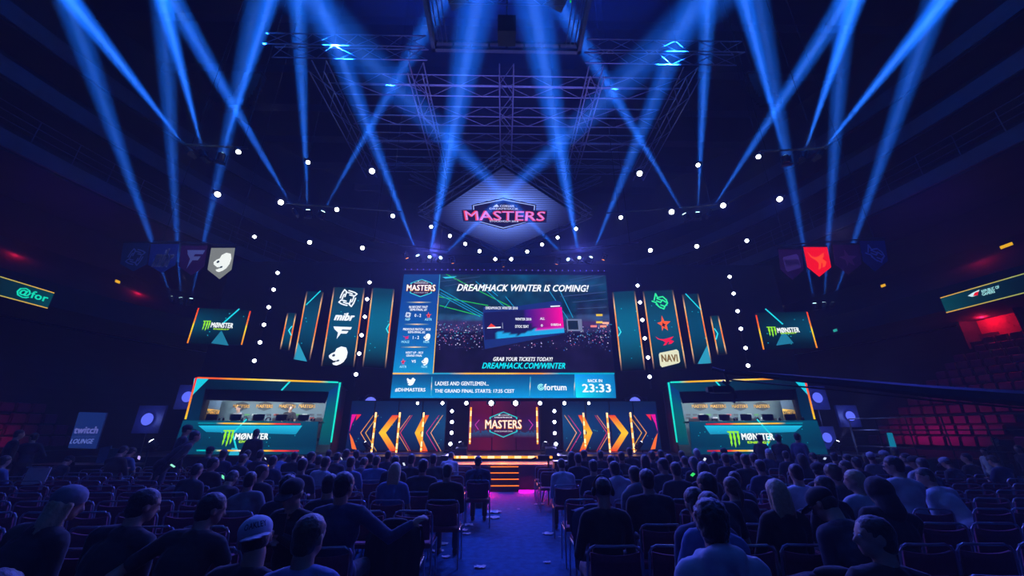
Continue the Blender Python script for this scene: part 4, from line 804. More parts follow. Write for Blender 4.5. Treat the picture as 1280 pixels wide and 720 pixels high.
    for k, x in enumerate((302, 331, 359.5, 384)):
        bx = mbox(pk, (min(fx(x - 10.5), fx(x + 10.5)), 502.0, max(fx(x - 10.5), fx(x + 10.5)), 513.5)); A0, B0, A1, B1 = bx; f = lambda x_, y_: (A0 + (A1 - A0) * x_, B0 + (B1 - B0) * y_)
        m = MB(); m.plate(pk, [f(.12, .22), f(.5, 0), f(.88, .22), f(.88, .78), f(.5, 1), f(.12, .78)], .0, .01); m.build('printed_badge', md, b_)
        ptext('MASTERS', pk, (*f(0, .32), *f(1, .68)), (0, 0, 0), b_, .02, False, 0, .04, mo)
    for row, y in enumerate((517.5, 521.5)):
        for k in range(13):
            x = 288 + k * 9; bx = mbox(pk, (min(fx(x), fx(x + 6)), y, max(fx(x), fx(x + 6)), y + 2)); m = MB(); m.plate(pk, [(bx[0], bx[1]), (bx[2], bx[1]), (bx[2], bx[3]), (bx[0], bx[3])], 0, .01)
            m.build('printed_tag', (mat('tag_dark', (.05, .06, .08)), mat('tag_white', (.6, .6, .6)), mat('tag_red', (.5, .05, .04)), mat('tag_green', (.1, .35, .1)))[(k * 5 + row * 3) % 7 if (k * 5 + row * 3) % 7 < 4 else 0], b_)
    # side banner inside
    pbn = Pl(pl.o - pl.n * 1.2, pl.u); bx = mbox(pbn, (min(fx(259), fx(275)), 499, max(fx(259), fx(275)), 523)); A0, B0, A1, B1 = bx
    sb = thing('roll_up_banner', 'upright emblem banner standing inside the %s-side booth' % side, 'banner', pbn.pt((A0 + A1) / 2, .84)); m = MB(); m.plate(pbn, [(A0, .84), (A1, .84), (A1, B1), (A0, B1)], -.02, 0); m.build('sheet', mat('banner_navy', (.04, .08, .13)), sb)
    m = MB(); m.plate(pbn, [(A0, B0 + .0), (A1, B0), (A1, B0 + (B1 - B0) * .42), (A0, B0 + (B1 - B0) * .5)], 0, .01); m.build('orange_field', mo, sb); ptext('MASTERS', pbn, (A0 + .02, B0 + .12, A1 - .02, B0 + .3), (0, 0, 0), sb, .02, False, 0, .03, md)
    # desk front (LED) and desk top
    D = [(229, 525.5), (398, 527), (394, 568), (214, 568)]
    fp = thing('booth_desk', 'long players desk with LED front of the %s-side booth' % side, 'desk', pd.pt(*pd.hit(fx(310), 560)).xyz.copy()); fp.location.z = .84
    h = [pd.hit(fx(a), b) for a, b in D]; h = h if sgn < 0 else h[::-1]; m = MB(); m.plate(pd, h, -.06, 0); m.build('front_panel', M_BLACK, fp)
    x0, x1 = min(q[0] for q in h), max(q[0] for q in h); zt = h[0][1] if sgn < 0 else h[-1][1]
    m = MB(); m.plate(pd, [(x0 + .25, zt - .06), (x1 - .02, zt - .06), (x1 - .02, zt - .02), (x0 + .25, zt - .02)] if sgn < 0 else [(x0 + .02, zt - .06), (x1 - .25, zt - .06), (x1 - .25, zt - .02), (x0 + .02, zt - .02)], -.85, -.06); m.build('desk_top', mat('desk_black', (.04, .04, .05), .4), fp)
    def dsk(name, q, fn, off, nu=6, nv=2, m=None):
        qq = [(fx(a), b) for a, b in q]
        if sgn > 0: qq = [qq[1], qq[0], qq[3], qq[2]]; g = (lambda u, v: fn(1 - u, v))
        else: g = fn
        return qgrid(name, pd, qq, g, fp, off, nu, nv, m or LED)
    dsk('front_picture', D, lambda u, v: (0, 84 - 30 * v - 14 * abs(2 * u - 1) + 14 * (v > .8), 108 - 30 * v - 10 * abs(2 * u - 1) + 14 * (v > .8)), .008, 10, 8)
    dsk('pale_sweep', [(248, 532), (378, 532), (370, 543), (258, 540)], lambda u, v: (20 + 10 * (1 - v), 190 - 50 * v, 225 - 45 * v), .014, 6, 4, LEDD)
    bands = [(0, 130, 150), (255, 190, 20), (255, 235, 150), (255, 190, 30), (255, 60, 30), (200, 20, 40)]
    dsk('lit_line', [(248, 528), (376, 529.3), (376, 531), (248, 529.8)], lambda u, v: bands[min(5, int(u * 5.99))], .02, 12, 1, LEDD)
    dsk('lit_line', [(246, 562), (374, 562.6), (374, 564.6), (246, 564)], lambda u, v: ([(0, 190, 190), (255, 190, 30), (250, 240, 220), (255, 190, 30), (255, 60, 20), (180, 20, 40)])[min(5, int(u * 5.99))], .02, 12, 1, LEDD)
    pstroke('cyan_stroke', pd, [[pd.hit(fx(a), b) for a, b in ((308, 524.5), (291, 542))], [pd.hit(fx(a), b) for a, b in ((291, 542), (296, 562))]], .05, (30, 210, 220), fp, .018, False)
    tri = [(290, 560), (297, 560), (300, 569), (286, 569)]; h = [pd.hit(fx(a), b) for a, b in tri]; ppoly('cyan_wedge', pd, h if sgn < 0 else h[::-1], (40, 170, 200), fp, .018, False)
    for k in range(14):
        x, y = random.uniform(235, 390), random.uniform(533, 560); x = fx(x); qgrid('dot', pd, [(x - .5, y - .45), (x + .5, y - .45), (x + .5, y + .45), (x - .5, y + .45)], (20, 200, 210), fp, .016)
    if sgn < 0: drink_logo(pd, (277, 537.5, 292, 558.5), (294, 541.5, 336, 549.5), (299, 550.5, 324, 553.5), fp, .026)
    else: drink_logo(pd, (909.5, 539, 925, 560), (926.5, 541.5, 967, 550), (934, 551.5, 963, 554.5), fp, .026)
    # screens, headsets, chairs on the desk
    pw = (x1 - x0)
    for k in range(5):
        c = pd.pt(x0 + pw * (.16 + .17 * k), zt, -.45); mon = thing('monitor', '%s player monitor along the desk of the %s-side booth' % (order[k], side), 'monitor', c, math.atan2(pd.u.y, pd.u.x), 'player monitors')
        m = MB(); m.box((0, 0, .13), (.36, .04, .2)); m.build('screen', M_HOUS, mon, False); m = MB(); m.box((0, .02, .02), (.2, .16, .02)); m.box((0, .02, .06), (.04, .03, .08)); m.build('stand', M_HOUS, mon, False)
        c = pd.pt(x0 + pw * (.24 + .17 * k), zt, -.35); hs = thing('headset', '%s headset lying on the desk of the %s-side booth' % (order[k], side), 'headset', c, .3 * k, 'headsets'); m = MB(); m.tube([(.07 * math.cos(q * .4), 0, .06 + .08 * math.sin(q * .4)) for q in range(9)], .012, 5); m.build('band', mat('headset_tan', (.5, .4, .3)), hs, False); m = MB(); m.ell((-.07, 0, .05), (.025, .04, .05)); m.ell((.07, 0, .05), (.025, .04, .05)); m.build('ear_cup', M_HOUS, hs, False)
        c = pk.pt(x0 + pw * (.18 + .17 * k), .84, .75); gc = thing('gaming_chair', '%s high-backed player chair in the %s-side booth' % (order[k], side), 'chair', c, math.atan2(pd.u.y, pd.u.x), 'player chairs')
        m = MB(); m.box((0, .25, .95), (.42, .1, .75)); m.build('backrest', M_BLACK, gc, False); m = MB(); m.box((0, 0, .5), (.45, .45, .1)); m.build('seat', M_BLACK, gc, False); m = MB(); m.tube([(0, 0, 0), (0, 0, .46)], .04, 6); m.box((0, 0, .03), (.5, .5, .05)); m.build('base', M_HOUS, gc, False)
    # booth light
    c = pl.pt((a0 + a1) / 2, ztop - .40, -.54); area('booth_lamp', c, pk.pt((a0 + a1) / 2, 2.2, 0), 4.5, 60, (.85, .9, .95), .2).rotation_euler[2] += 0
    return pl, pd, pk, (x0, x1, zt)
BL_L = booth(-1); BL_R = booth(1)

# ------------------------------------------------------------------ lounge sign, rails, cases, crane
pl = Pl((-14.3 + 1.5, 13.8, 0), (1, .05, 0)); q = [(99, 515), (133.5, 516), (120, 561), (85, 560)]
r_ = thing('lounge_sign', 'blue upright lounge sign with twitch lettering', 'sign', pl.pt(*pl.hit(103, 561))); m = MB(); h = [pl.hit(*p_) for p_ in q]; m.plate(pl, [h[3], h[2], h[1], h[0]], -.05, 0); m.build('board', mat('sign_board', (.06, .12, .3), .5), r_)
qgrid('lit_face', pl, q, (20, 42, 104), r_, .006, m=LEDDIM); ptext('twitch', pl, (94, 533, 124, 542), (90, 96, 175), r_, .03, True, 0, .04, LEDDIM); ptext('LOUNGE', pl, (89, 548.5, 118, 554.5), (95, 112, 195), r_, .03, True, .2, .02, LEDDIM)
ptext('GAMERS & CREATORS', pl, (91, 545, 120, 547), (50, 66, 130), r_, .014, True, 0, .0, LEDDIM)
for x0, x1, X, l_ in ((0, 80, -13.4, 'metal crowd railing by the lounge sign'), (1140, 1280, 13.2, 'metal crowd railing before the red seats')):
    YE = 11.2 if X < 0 else 15.3; r_ = thing('railing', l_, 'railing', (X, 9, 0))
    for z in (1.15, 1.7, 2.1):
        m = MB(); m.tube([(X, 6.5, z), (X, YE, z)], .022, 5); m.build('rail', M_HOUS, r_)
    for k in range(5 if X < 0 else 9): m = MB(); m.tube([(X, 6.5 + 1.1 * k, 0), (X, 6.5 + 1.1 * k, 2.1)], .02, 5); m.build('post', M_HOUS, r_)
for x, y, w_, h_, Y, l_ in ((100, 590, 2.6, .85, 11.6, 'long black-skirted table below the lounge sign'), (1170, 588, 3.2, .9, 12.4, 'long black-draped table before the red seats')):
    p = atY(x, y, Y); r_ = thing('draped_table', l_, 'table', (p.x, Y, 0)); m = MB(); m.box((p.x, Y, h_ - .03), (w_, .8, .05)); m.build('table_top', M_BLACK, r_); m = MB()
    n = 30; vs = []; fs = []
    for k in range(n + 1):
        xx = p.x - w_ / 2 + w_ * k / n; yy = Y - .41 + .02 * math.sin(k * 2.1); vs += [(xx, yy, 0), (xx, yy, h_ - .05)]
    for k in range(n): fs.append((2 * k, 2 * k + 2, 2 * k + 3, 2 * k + 1))
    mk('skirt', vs, fs, M_DRAPE, r_, smooth=True)
pl = Pl((-9.5, 12.2, 0), (1, .2, 0))
for q, c, l_, cat in (([(125, 560), (139, 557), (134, 580), (118, 583)], (.16, .2, .3), 'pale folded panel leaning behind the black-skirted table', 'panel'), ([(137, 561), (152, 561), (146, 580), (131, 581)], (.12, .18, .16), 'greenish board standing behind the phone users', 'board')):
    h = [pl.hit(*p_) for p_ in q]; r_ = thing('leaning_' + ('sheet' if cat == 'panel' else 'board'), l_, cat, pl.pt(*h[3])); m = MB(); m.plate(pl, [h[3], h[2], h[1], h[0]], -.04, 0); m.build('sheet', mat(cat + '_face', c), r_)
    m = MB(); m.plate(pl, [h[3], h[2], (h[2][0], h[2][1] - .05), (h[3][0], h[3][1] - .05)], -.06, .02); m.build('edge_rail', M_HOUS, r_)
pl = Pl((11.4, 15.2, 0), (1, -.1, 0)); q = [(1108, 541), (1115, 541), (1121, 560), (1113, 561)]; h = [pl.hit(*p_) for p_ in q]; r_ = thing('slim_screen', 'slim glowing teal panel beside the red seats', 'screen', pl.pt(*h[3])); m = MB(); m.plate(pl, [h[3], h[2], h[1], h[0]], -.1, 0); m.build('cabinet', M_BLACK, r_); qgrid('picture', pl, q, (10, 110, 140), r_, .006)
# blurred blue lamps beside the booths, each on a square panel
for i, (x, y, s_, l_) in enumerate([(234, 496, 1, 'soft blue lamp on a square panel above the lounge-side booth edge'), (184, 524, 1.1, 'soft blue lamp panel beside the floor light, lounge side'), (1022, 497, 1, 'soft violet lamp on a square panel above the crane-side booth edge'), (1063, 520, .9, 'soft violet lamp panel above the crane-side floor light'), (1034, 547, .9, 'soft violet lamp panel low beside the crane-side booth')]):
    p = atY(x, y, 15.4); r_ = thing('soft_lamp', l_, 'stage light', p, 0, 'soft lamps on square panels'); m = MB(); m.box(p + Vector((0, .12, 0)), (.9 * s_, .1, .9 * s_)); m.build('panel', mat('lamp_panel_blue', (.03, .035, .12), .5), r_)
    m = MB(); m.ell(p, (.2 * s_, .06, .2 * s_), seg=16, rings=8); m.build('lens', emi('soft_lens', lin((95, 110, 250)), 1.1), r_, smooth=True)
    m = MB(); m.tube([(p.x, p.y + .16, 0), (p.x, p.y + .16, p.z)], .03, 5); m.build('stand', M_HOUS, r_)
    L = bpy.data.lights.new('lamp_glow', 'POINT'); L.energy = 14; L.color = (.2, .28, 1); L.shadow_soft_size = .15; o = bpy.data.objects.new('lamp_glow', L); COL.objects.link(o); o.location = p - Vector((0, .25, 0))
# camera crane
jp = [atY(893, 463, 9.5), atY(905, 465, 9.4), atY(1040, 477, 8.6), atY(1160, 489, 7.9), atY(1300, 500, 7.2)]
r_ = thing('camera_crane', 'long black camera crane arm reaching over the audience to the booth', 'camera crane', jp[0])
m = MB(); m.tube(jp[1:], .065, 6, .15); m.build('boom', M_BLACK, r_)
m = MB(); m.tube([p_ + Vector((0, 0, -.18)) for p_ in jp[1:]], .02, 5); m.build('lower_rod', M_BLACK, r_)
m = MB(); m.tube([jp[0] + Vector((-.05, 0, .05)), jp[1], atY(911, 480, 9.4)], .045, 6); m.build('neck', M_BLACK, r_)
c = atY(900, 487, 9.4); m = MB(); m.box(c, (.42, .2, .16)); m.box(c + Vector((-.26, 0, .0)), (.12, .12, .12)); m.tube([c + Vector((.2, 0, .05)), c + Vector((.34, 0, -.12)), c + Vector((.28, 0, -.3))], .04, 6); m.build('camera_head', M_BLACK, r_)
m = MB(); m.tube([c + Vector((.1, 0, .2)), c + Vector((.3, 0, .02)), c + Vector((.36, 0, -.2))], .035, 6); m.build('gimbal', M_BLACK, r_)

# ------------------------------------------------------------------ people
PARTC = {}
def remeshed(name, mbd, voxel, smooth_n=4, rough=0., freq=8.):
    sig = (name, len(mbd.v), round(voxel, 4), tuple(round(c, 3) for v in mbd.v[::7] for c in v))
    if sig not in PARTC: PARTC[sig] = remesh_new(name, mbd, voxel, smooth_n, rough, freq)
    return PARTC[sig]
def remesh_new(name, mbd, voxel, smooth_n=4, rough=0., freq=8.):
    me = bpy.data.meshes.new(name); me.from_pydata([tuple(v) for v in mbd.v], [], mbd.f)
    OM.data = me; _rm.voxel_size = voxel; _sm.factor = .6 if smooth_n else 0.; _sm.iterations = max(1, smooth_n)
    out = evaluated(OM); out.name = name; JUNK.append(me)
    if rough:
        for v in out.vertices: v.co += v.normal * (noise.noise(v.co * freq * 4) * rough + noise.noise(v.co * freq * 12) * rough * .5)
    out.polygons.foreach_set('use_smooth', [True] * len(out.polygons)); out.materials.append(None)
    return out
def cap(mb_, p, q, r1, r2=None, n=10):
    p, q = Vector(p), Vector(q); r2 = r1 if r2 is None else r2
    mb_.tube([p, q], r1, n, r2); mb_.ell(p, (r1,) * 3, None, n, 6); mb_.ell(q, (r2,) * 3, None, n, 6)
def hand(mb_, wrist, d, palm_n, s=1., curl=.5, fine=True):
    """palm and five unequal bent fingers; d points along the hand, palm_n out of the palm"""
    d = Vector(d).normalized(); pn = Vector(palm_n); pn = (pn - d * pn.dot(d)).normalized(); side = d.cross(pn); w_ = Vector(wrist)
    q = Matrix((side, d, pn)).transposed()
    mb_.ell(w_ + d * .045 * s, (.042 * s, .055 * s, .017 * s), q)
    if not fine: mb_.ell(w_ + d * .1 * s + pn * .015, (.036 * s, .05 * s, .02 * s), q); return
    for k, (ox, ln) in enumerate(((-.030, .062), (-.010, .074), (.010, .070), (.029, .055))):
        a = w_ + d * .085 * s + side * ox * s; c1 = curl * .9; b = a + (d * math.cos(c1) + pn * math.sin(c1)) * ln * .5 * s; c2 = curl * 2.0
        c = b + (d * math.cos(c2) + pn * math.sin(c2)) * ln * .32 * s; c3 = curl * 2.8; e = c + (d * math.cos(c3) + pn * math.sin(c3)) * ln * .25 * s
        cap(mb_, a - d * .015, b, .0095 * s, .0088 * s, 7); cap(mb_, b, c, .0088 * s, .0082 * s, 7); cap(mb_, c, e, .0082 * s, .007 * s, 7)
    a = w_ + d * .02 * s - side * .03 * s; b = a + (d * .6 - side * .7 + pn * .3).normalized() * .04 * s; c = b + (d * .85 - side * .2 + pn * .4).normalized() * .032 * s
    cap(mb_, a, b, .012 * s, .011 * s, 7); cap(mb_, b, c, .0105 * s, .008 * s, 7)
VOX = {0: .028, 1: .018, 2: .012}
FIG = {}
def figure(key, lean=6, side=0, hy=0, hp=0, tilt=0, arms='lap', hair='short', sleeve='short', q=0, stand=False, wide=1., aL=None, aR=None, top='shirt', curve=0., hip=(0, 0)):
    """body, clothes and hair meshes of one pose. +y is where the figure faces; angles in degrees (hy + turns to its left)"""
    if key in FIG: return FIG[key]
    vx = VOX[q]; hz = .96 if stand else .53; H = Vector((hip[0], hip[1], hz))
    RT = Matrix.Rotation(R(-lean), 3, 'X') @ Matrix.Rotation(R(side), 3, 'Y')
    T = lambda x, y, z: H + RT @ Vector((x, y - curve * (z / .6) * (1 - z / .6) * 2, z))
    sh = .175 * wide
    def torso(mm, g):
        mm.ell(T(0, 0, .0), (.165 * wide + g, .125 + g, .12 + g), RT, 14, 8); mm.ell(T(0, .005, .16), (.142 * wide + g, .112 + g, .15 + g), RT, 14, 8)
        mm.ell(T(0, 0, .33), (.165 * wide + g, .118 + g, .17 + g), RT, 14, 8); cap(mm, T(-sh + .03, -.01, .455), T(sh - .03, -.01, .455), .062 + g, None, 12)
        cap(mm, T(-.06, -.005, .50), T(-sh + .01, -.01, .47), .048 + g, .05 + g); cap(mm, T(.06, -.005, .50), T(sh - .01, -.01, .47), .048 + g, .05 + g)
        mm.ell(T(0, -.03, .47), (.10 + g, .06 + g, .08 + g), RT, 12, 6)
    NB = T(0, -.01, .52); HR = Matrix.Rotation(R(-lean * .35), 3, 'X') @ Matrix.Rotation(R(hy), 3, 'Z') @ Matrix.Rotation(R(tilt), 3, 'Y') @ Matrix.Rotation(R(-hp), 3, 'X')
    NT = NB + Matrix.Rotation(R(-lean * .6 - hp * .3), 3, 'X') @ Vector((0, .012, .060)); HC = NT + HR @ Vector((0, .018, .102))
    P = lambda x, y, z: HC + HR @ Vector((x, y, z))
    body = MB(); torso(body, -.012); cap(body, NB - Vector((0, 0, .04)), NT + HR @ Vector((0, -.005, .03)), .064, .059, 12); body.ell(NB + Vector((0, -.012, -.01)), (.068, .05, .05), HR, 12, 6)
    body.ell(P(0, -.005, .02), (.076, .096, .092), HR, 16, 12); body.ell(P(0, .022, -.045), (.058, .068, .068), HR, 14, 10)
    body.ell(P(0, .062, -.088), (.026, .024, .020), HR, 8, 6)                                        # chin
    cap(body, P(0, .088, .005), P(0, .106, -.03), .010, .014, 8); body.ell(P(0, .098, -.034), (.018, .012, .010), HR, 8, 6)      # nose
    body.ell(P(0, .084, -.066), (.026, .010, .007), HR, 8, 6); body.ell(P(0, .082, -.054), (.024, .010, .006), HR, 8, 6)          # lips
    for s_ in (-1, 1):
        body.ell(P(s_ * .030, .078, .022), (.024, .012, .008), HR, 8, 6)                              # brow
        body.ell(P(s_ * .078, -.004, -.012), (.010, .021, .032), HR @ Matrix.Rotation(s_ * .3, 3, 'Z'), 8, 8)    # ear
    # arms
    S = {-1: T(-sh - .005, -.01, .45), 1: T(sh + .005, -.01, .45)}
    pre = {'lap': ((.245, .10, -.30 + .45), (.10, .30, .06)), 'fold': ((.23, .12, .17), (-.06, .22, .22)), 'phone': ((.22, .16, .16), (.05, .30, .28)), 'side': ((.25, -.02, .14), (.23, .05, -.12)), 'hip': ((.36, -.06, .18), (.17, .03, .02)), 'chin': ((.16, .25, .18), (.04, .16, .45))}[arms]
    ep = {}
    for s_ in (-1, 1):
        cst = aL if s_ < 0 else aR
        el, ha = cst if cst else pre
        Ev = Vector(el) if cst else T(s_ * el[0], el[1], el[2]); Hv = Vector(ha) if cst else T(s_ * ha[0], ha[1], ha[2])
        if not stand and not cst and arms in ('lap', 'phone'): Hv.z = max(Hv.z, .60)
        ep[s_] = (Ev, Hv); cap(body, S[s_], Ev, .046, .036); fv = (Hv - Ev).normalized(); wr = Hv - fv * .0
        body.tube([Ev, Ev.lerp(wr, .35), wr], .037, 10, .025); body.ell(Ev, (.037,) * 3); body.ell(wr, (.026,) * 3)
        pn = Vector((-s_ * .5, .2, -.8)) if arms != 'phone' else Vector((-s_, -.2, .2))
        hand(body, wr, fv, pn, 1., .45, q >= 2)
    # legs
    cl = MB(); shoes = MB()
    for s_ in (-1, 1):
        hp_ = Vector((s_ * .09, 0, hz)) + Vector((hip[0], hip[1], 0))
        if stand: kn, an = Vector((s_ * .10, .01, .50)), Vector((s_ * .10, -.02, .09))
        else: kn, an = Vector((s_ * .13, .42, .50)) + Vector((hip[0], 0, 0)), Vector((s_ * .13, .40, .09)) + Vector((hip[0], 0, 0))
        for mm, g in ((body, -.01), (cl, .012)):
            mm.tube([hp_, kn], .083 + g, 12, .056 + g); mm.ell(kn, (.056 + g,) * 3, None, 12, 8); mm.tube([kn, kn.lerp(an, .3), an], .054 + g, 10, .038 + g + (0 if mm is body else .01)); mm.ell(hp_, (.085 + g,) * 3, None, 12, 8)
        body.ell(an + Vector((0, .06, -.03)), (.035, .09, .03)); shoes.ell(an + Vector((0, .07, -.045)), (.05, .14, .045), None, 12, 8); shoes.ell(an + Vector((0, -.01, -.02)), (.045, .05, .06), None, 10, 6)
    cl.ell(H, (.172 * wide, .13, .10), None, 14, 8)
    sm = MB(); torso(sm, .008)
    for s_ in (-1, 1):
        E_, H_ = ep[s_]
        if sleeve == 'short': cap(sm, S[s_], S[s_].lerp(E_, .62), .062, .056)
        else: cap(sm, S[s_], E_, .062, .050); cap(sm, E_, E_.lerp(H_, .93), .050, .038)
    sm.ell(T(0, -.01, .03), (.168 * wide + .012, .135, .12), RT, 14, 8)
    if top == 'hoodie':
        sm.ell(NB + Vector((0, -.055, .02)), (.125, .075, .065), RT, 14, 8); cap(sm, NB + Vector((-.09, .02, -.0)), NB + Vector((.09, .02, -.0)), .045); cap(sm, NB + Vector((-.095, -.02, .0)), NB + Vector((-.05, -.09, -.03)), .04); cap(sm, NB + Vector((.095, -.02, .0)), NB + Vector((.05, -.09, -.03)), .04)
    else:
        for k in range(10): t_ = k * math.pi / 5; sm.ell(NB + RT @ Vector((.062 * math.cos(t_), .062 * math.sin(t_), .0)), (.018, .018, .016), None, 6, 4)
    out = {'body': remeshed('body', body, vx * .9, 3), 'shirt': remeshed('shirt', sm, vx, 3, .0035, 5), 'trousers': remeshed('trousers', cl, max(vx * 1.2, .02), 3, .003, 5), 'shoes': remeshed('shoes', shoes, max(vx, .014), 2)}
    hm = MB(); rough = .004
    if hair in ('short', 'curly', 'long', 'pony', 'bun', 'thin'):
        k = {'short': 1., 'curly': 1.12, 'long': 1.05, 'pony': 1.02, 'bun': 1.02, 'thin': .965}[hair]
        hm.ell(P(0, -.016, .034), (.083 * k, .100 * k, .090 * k), HR, 16, 12); hm.ell(P(0, -.042, -.022), (.073 * k, .068 * k, .078 * k), HR, 14, 10)
        if hair == 'curly': rough = .014
    if hair == 'long':
        for x in (-.055, -.03, 0, .03, .055): cap(hm, P(x, -.055 - .02 * (abs(x) < .04), .0), P(x * 1.25, -.085, -.20) if stand is None else P(x * 1.3, -.075, -.24), .045, .026)
        for s_ in (-1, 1): cap(hm, P(s_ * .072, .0, .02), P(s_ * .075, -.01, -.17), .025, .018)
    if hair == 'pony': cap(hm, P(0, -.1, .03), P(0, -.14, -.06), .03, .035); cap(hm, P(0, -.14, -.06), P(0, -.12, -.2), .033, .012)
    if hair == 'bun': hm.ell(P(0, -.09, .08), (.04, .04, .038), HR)
    if hm.v: out['hair'] = remeshed('hair', hm, min(vx, .012) if q else vx * .9, 2, rough, 9)
    if hair in ('cap', 'capback'):
        hm = MB(); hm.ell(P(0, -.03, -.005), (.078, .078, .072), HR, 14, 10); out['hair'] = remeshed('hair', hm, vx * .9, 2, .003)
        cm = MB(); cm.ell(P(0, -.006, .048), (.092, .108, .078), HR, 18, 12); cm.ell(P(0, 0, .125), (.01, .01, .008), HR, 8, 6); out['cap'] = remeshed('cap', cm, min(vx, .010), 2)
        br = MB(); sg = 1 if hair == 'cap' else -1; br.ell(P(0, sg * .125, .018 if sg > 0 else .005), (.078, .075, .008), HR @ Matrix.Rotation(R(-12 * sg), 3, 'X'), 18, 8); out['brim'] = remeshed('brim', br, .008, 1)
    if hair == 'beanie':
        cm = MB(); cm.ell(P(0, -.014, .04), (.090, .108, .092), HR, 16, 12); out['cap'] = remeshed('knit_cap', cm, min(vx, .010), 2, .002, 12)
        hm = MB()
        for x in (-.07, -.045, -.02, .02, .045, .07): cap(hm, P(x, -.05 - .03 * (abs(x) < .05), -.01), P(x * 1.3, -.07, -.27), .032, .018)
        for s_ in (-1, 1): cap(hm, P(s_ * .074, .01, 0), P(s_ * .085, .03, -.30), .026, .016); cap(hm, P(s_ * .07, -.03, -.02), P(s_ * .095, -.02, -.32), .028, .014)
        out['hair'] = remeshed('hair', hm, min(vx, .012), 2, .006, 12)
    if hair == 'hood':
        cm = MB(); cm.ell(P(0, -.02, .02), (.110, .125, .125), HR, 16, 12); cap(cm, P(0, -.05, -.05), NB + Vector((0, -.04, .0)), .10, .11, 14); out['hood'] = remeshed('hood', cm, max(vx * .8, .012), 3, .004, 5)
    if hair == 'phones':
        hm = MB(); hm.ell(P(0, -.016, .034), (.083, .100, .090), HR, 16, 12); out['hair'] = remeshed('hair', hm, vx * .9, 2, .004)
        cm = MB(); cm.tube([P(.092 * math.cos(t_ * math.pi / 12), -.01, .0 + .135 * math.sin(t_ * math.pi / 12)) for t_ in range(13)], .010, 8); cm.ell(P(-.092, -.01, -.01), (.02, .034, .042), HR); cm.ell(P(.092, -.01, -.01), (.02, .034, .042), HR); out['headphones'] = remeshed('headphones', cm, .009, 1)
    FIG[key] = (out, P, ep); return FIG[key]
def sheen(m, k):
    b = m.node_tree.nodes['Principled BSDF']; b.inputs['Sheen Weight'].default_value = k; b.inputs['Sheen Roughness'].default_value = .4; return m
def cloth(name, c): return sheen(mat('cloth_' + name, c, .9, 0, .22, 14, .25), .2)
CL = {'black': (.016, .016, .020), 'dark': (.03, .03, .045), 'navy': (.03, .045, .10), 'grey': (.16, .17, .2), 'light': (.42, .47, .55), 'white': (.6, .64, .7), 'red': (.16, .03, .06), 'blue': (.09, .16, .33)}
SK = mat('skin', (.42, .25, .18), .55, 0, .08, 30, .05)
HA = {'dark': (.018, .014, .012), 'brown': (.06, .035, .02), 'blond': (.45, .33, .18), 'grey': (.35, .35, .38)}
def person(key, label, loc, rz=0, shirt='dark', hair='dark', trouser='dark', hat='black', group=None, sc=1., figkw=None, grp=None):
    out, P, ep = figure(key, **(figkw or {}))
    r_ = thing('person', label, 'person', loc, rz, group); r_.scale = (sc, sc, sc)
    mm = {'body': SK, 'shirt': cloth(shirt, CL[shirt]), 'trousers': cloth('t_' + trouser, CL[trouser]), 'shoes': mat('shoe', (.03, .03, .03), .6), 'hair': sheen(mat('hair_' + hair, HA[hair], .5, .0, .3, 60, .5), .4), 'cap': cloth('h_' + hat, CL[hat]), 'brim': cloth('h_' + hat, CL[hat]), 'hood': cloth('h_' + hat, CL[hat]), 'headphones': M_BLACK}
    par = {}
    for k in ('body', 'shirt', 'trousers', 'shoes', 'hair', 'cap', 'brim', 'hood', 'headphones'):
        if k not in out: continue
        o = bpy.data.objects.new(k, out[k]); COL.objects.link(o); o.parent = r_ if k != 'brim' else par['cap']; par[k] = o
        o.material_slots[0].link = 'OBJECT'; o.material_slots[0].material = mm[k]
    return r_, P, ep
# pose library for the crowd
LIB = {}
def lib(kind):
    base = dict(
        upright=dict(lean=2), slouch=dict(lean=-6, curve=.04), forward=dict(lean=24, hp=18, curve=-.05, arms='phone'), phone=dict(lean=8, hp=30, arms='phone'), turnL=dict(lean=4, hy=45, arms='lap'), turnR=dict(lean=4, hy=-45),
        leanL=dict(lean=10, side=-9, hy=15), leanR=dict(lean=10, side=9, hy=-15), chin=dict(lean=18, arms='chin', hp=-5), fold=dict(lean=0, arms='fold'), bent=dict(lean=38, hp=25, curve=-.06, arms='phone'), wideman=dict(lean=6, wide=1.22), walk=dict(stand=True, lean=4, arms='side', q=0), stoop=dict(stand=True, lean=42, hp=-10, arms='side'), standturn=dict(stand=True, lean=2, hy=60, arms='hip'))
    return base[kind]
NUM = ('zero', 'one', 'two', 'three', 'four', 'five', 'six', 'seven', 'eight', 'nine', 'ten', 'eleven', 'twelve', 'thirteen', 'fourteen', 'fifteen')
ORD = ('', 'first', 'second', 'third', 'fourth', 'fifth', 'sixth', 'seventh', 'eighth', 'ninth', 'tenth', 'eleventh', 'twelfth', 'thirteenth', 'fourteenth', 'fifteenth', 'sixteenth', 'seventeenth', 'eighteenth', 'nineteenth', 'twentieth', 'twenty-first', 'twenty-second', 'twenty-third', 'twenty-fourth')
ROWS = [1.65 + .75 * k for k in range(14)]       # row one is the one nearest the camera
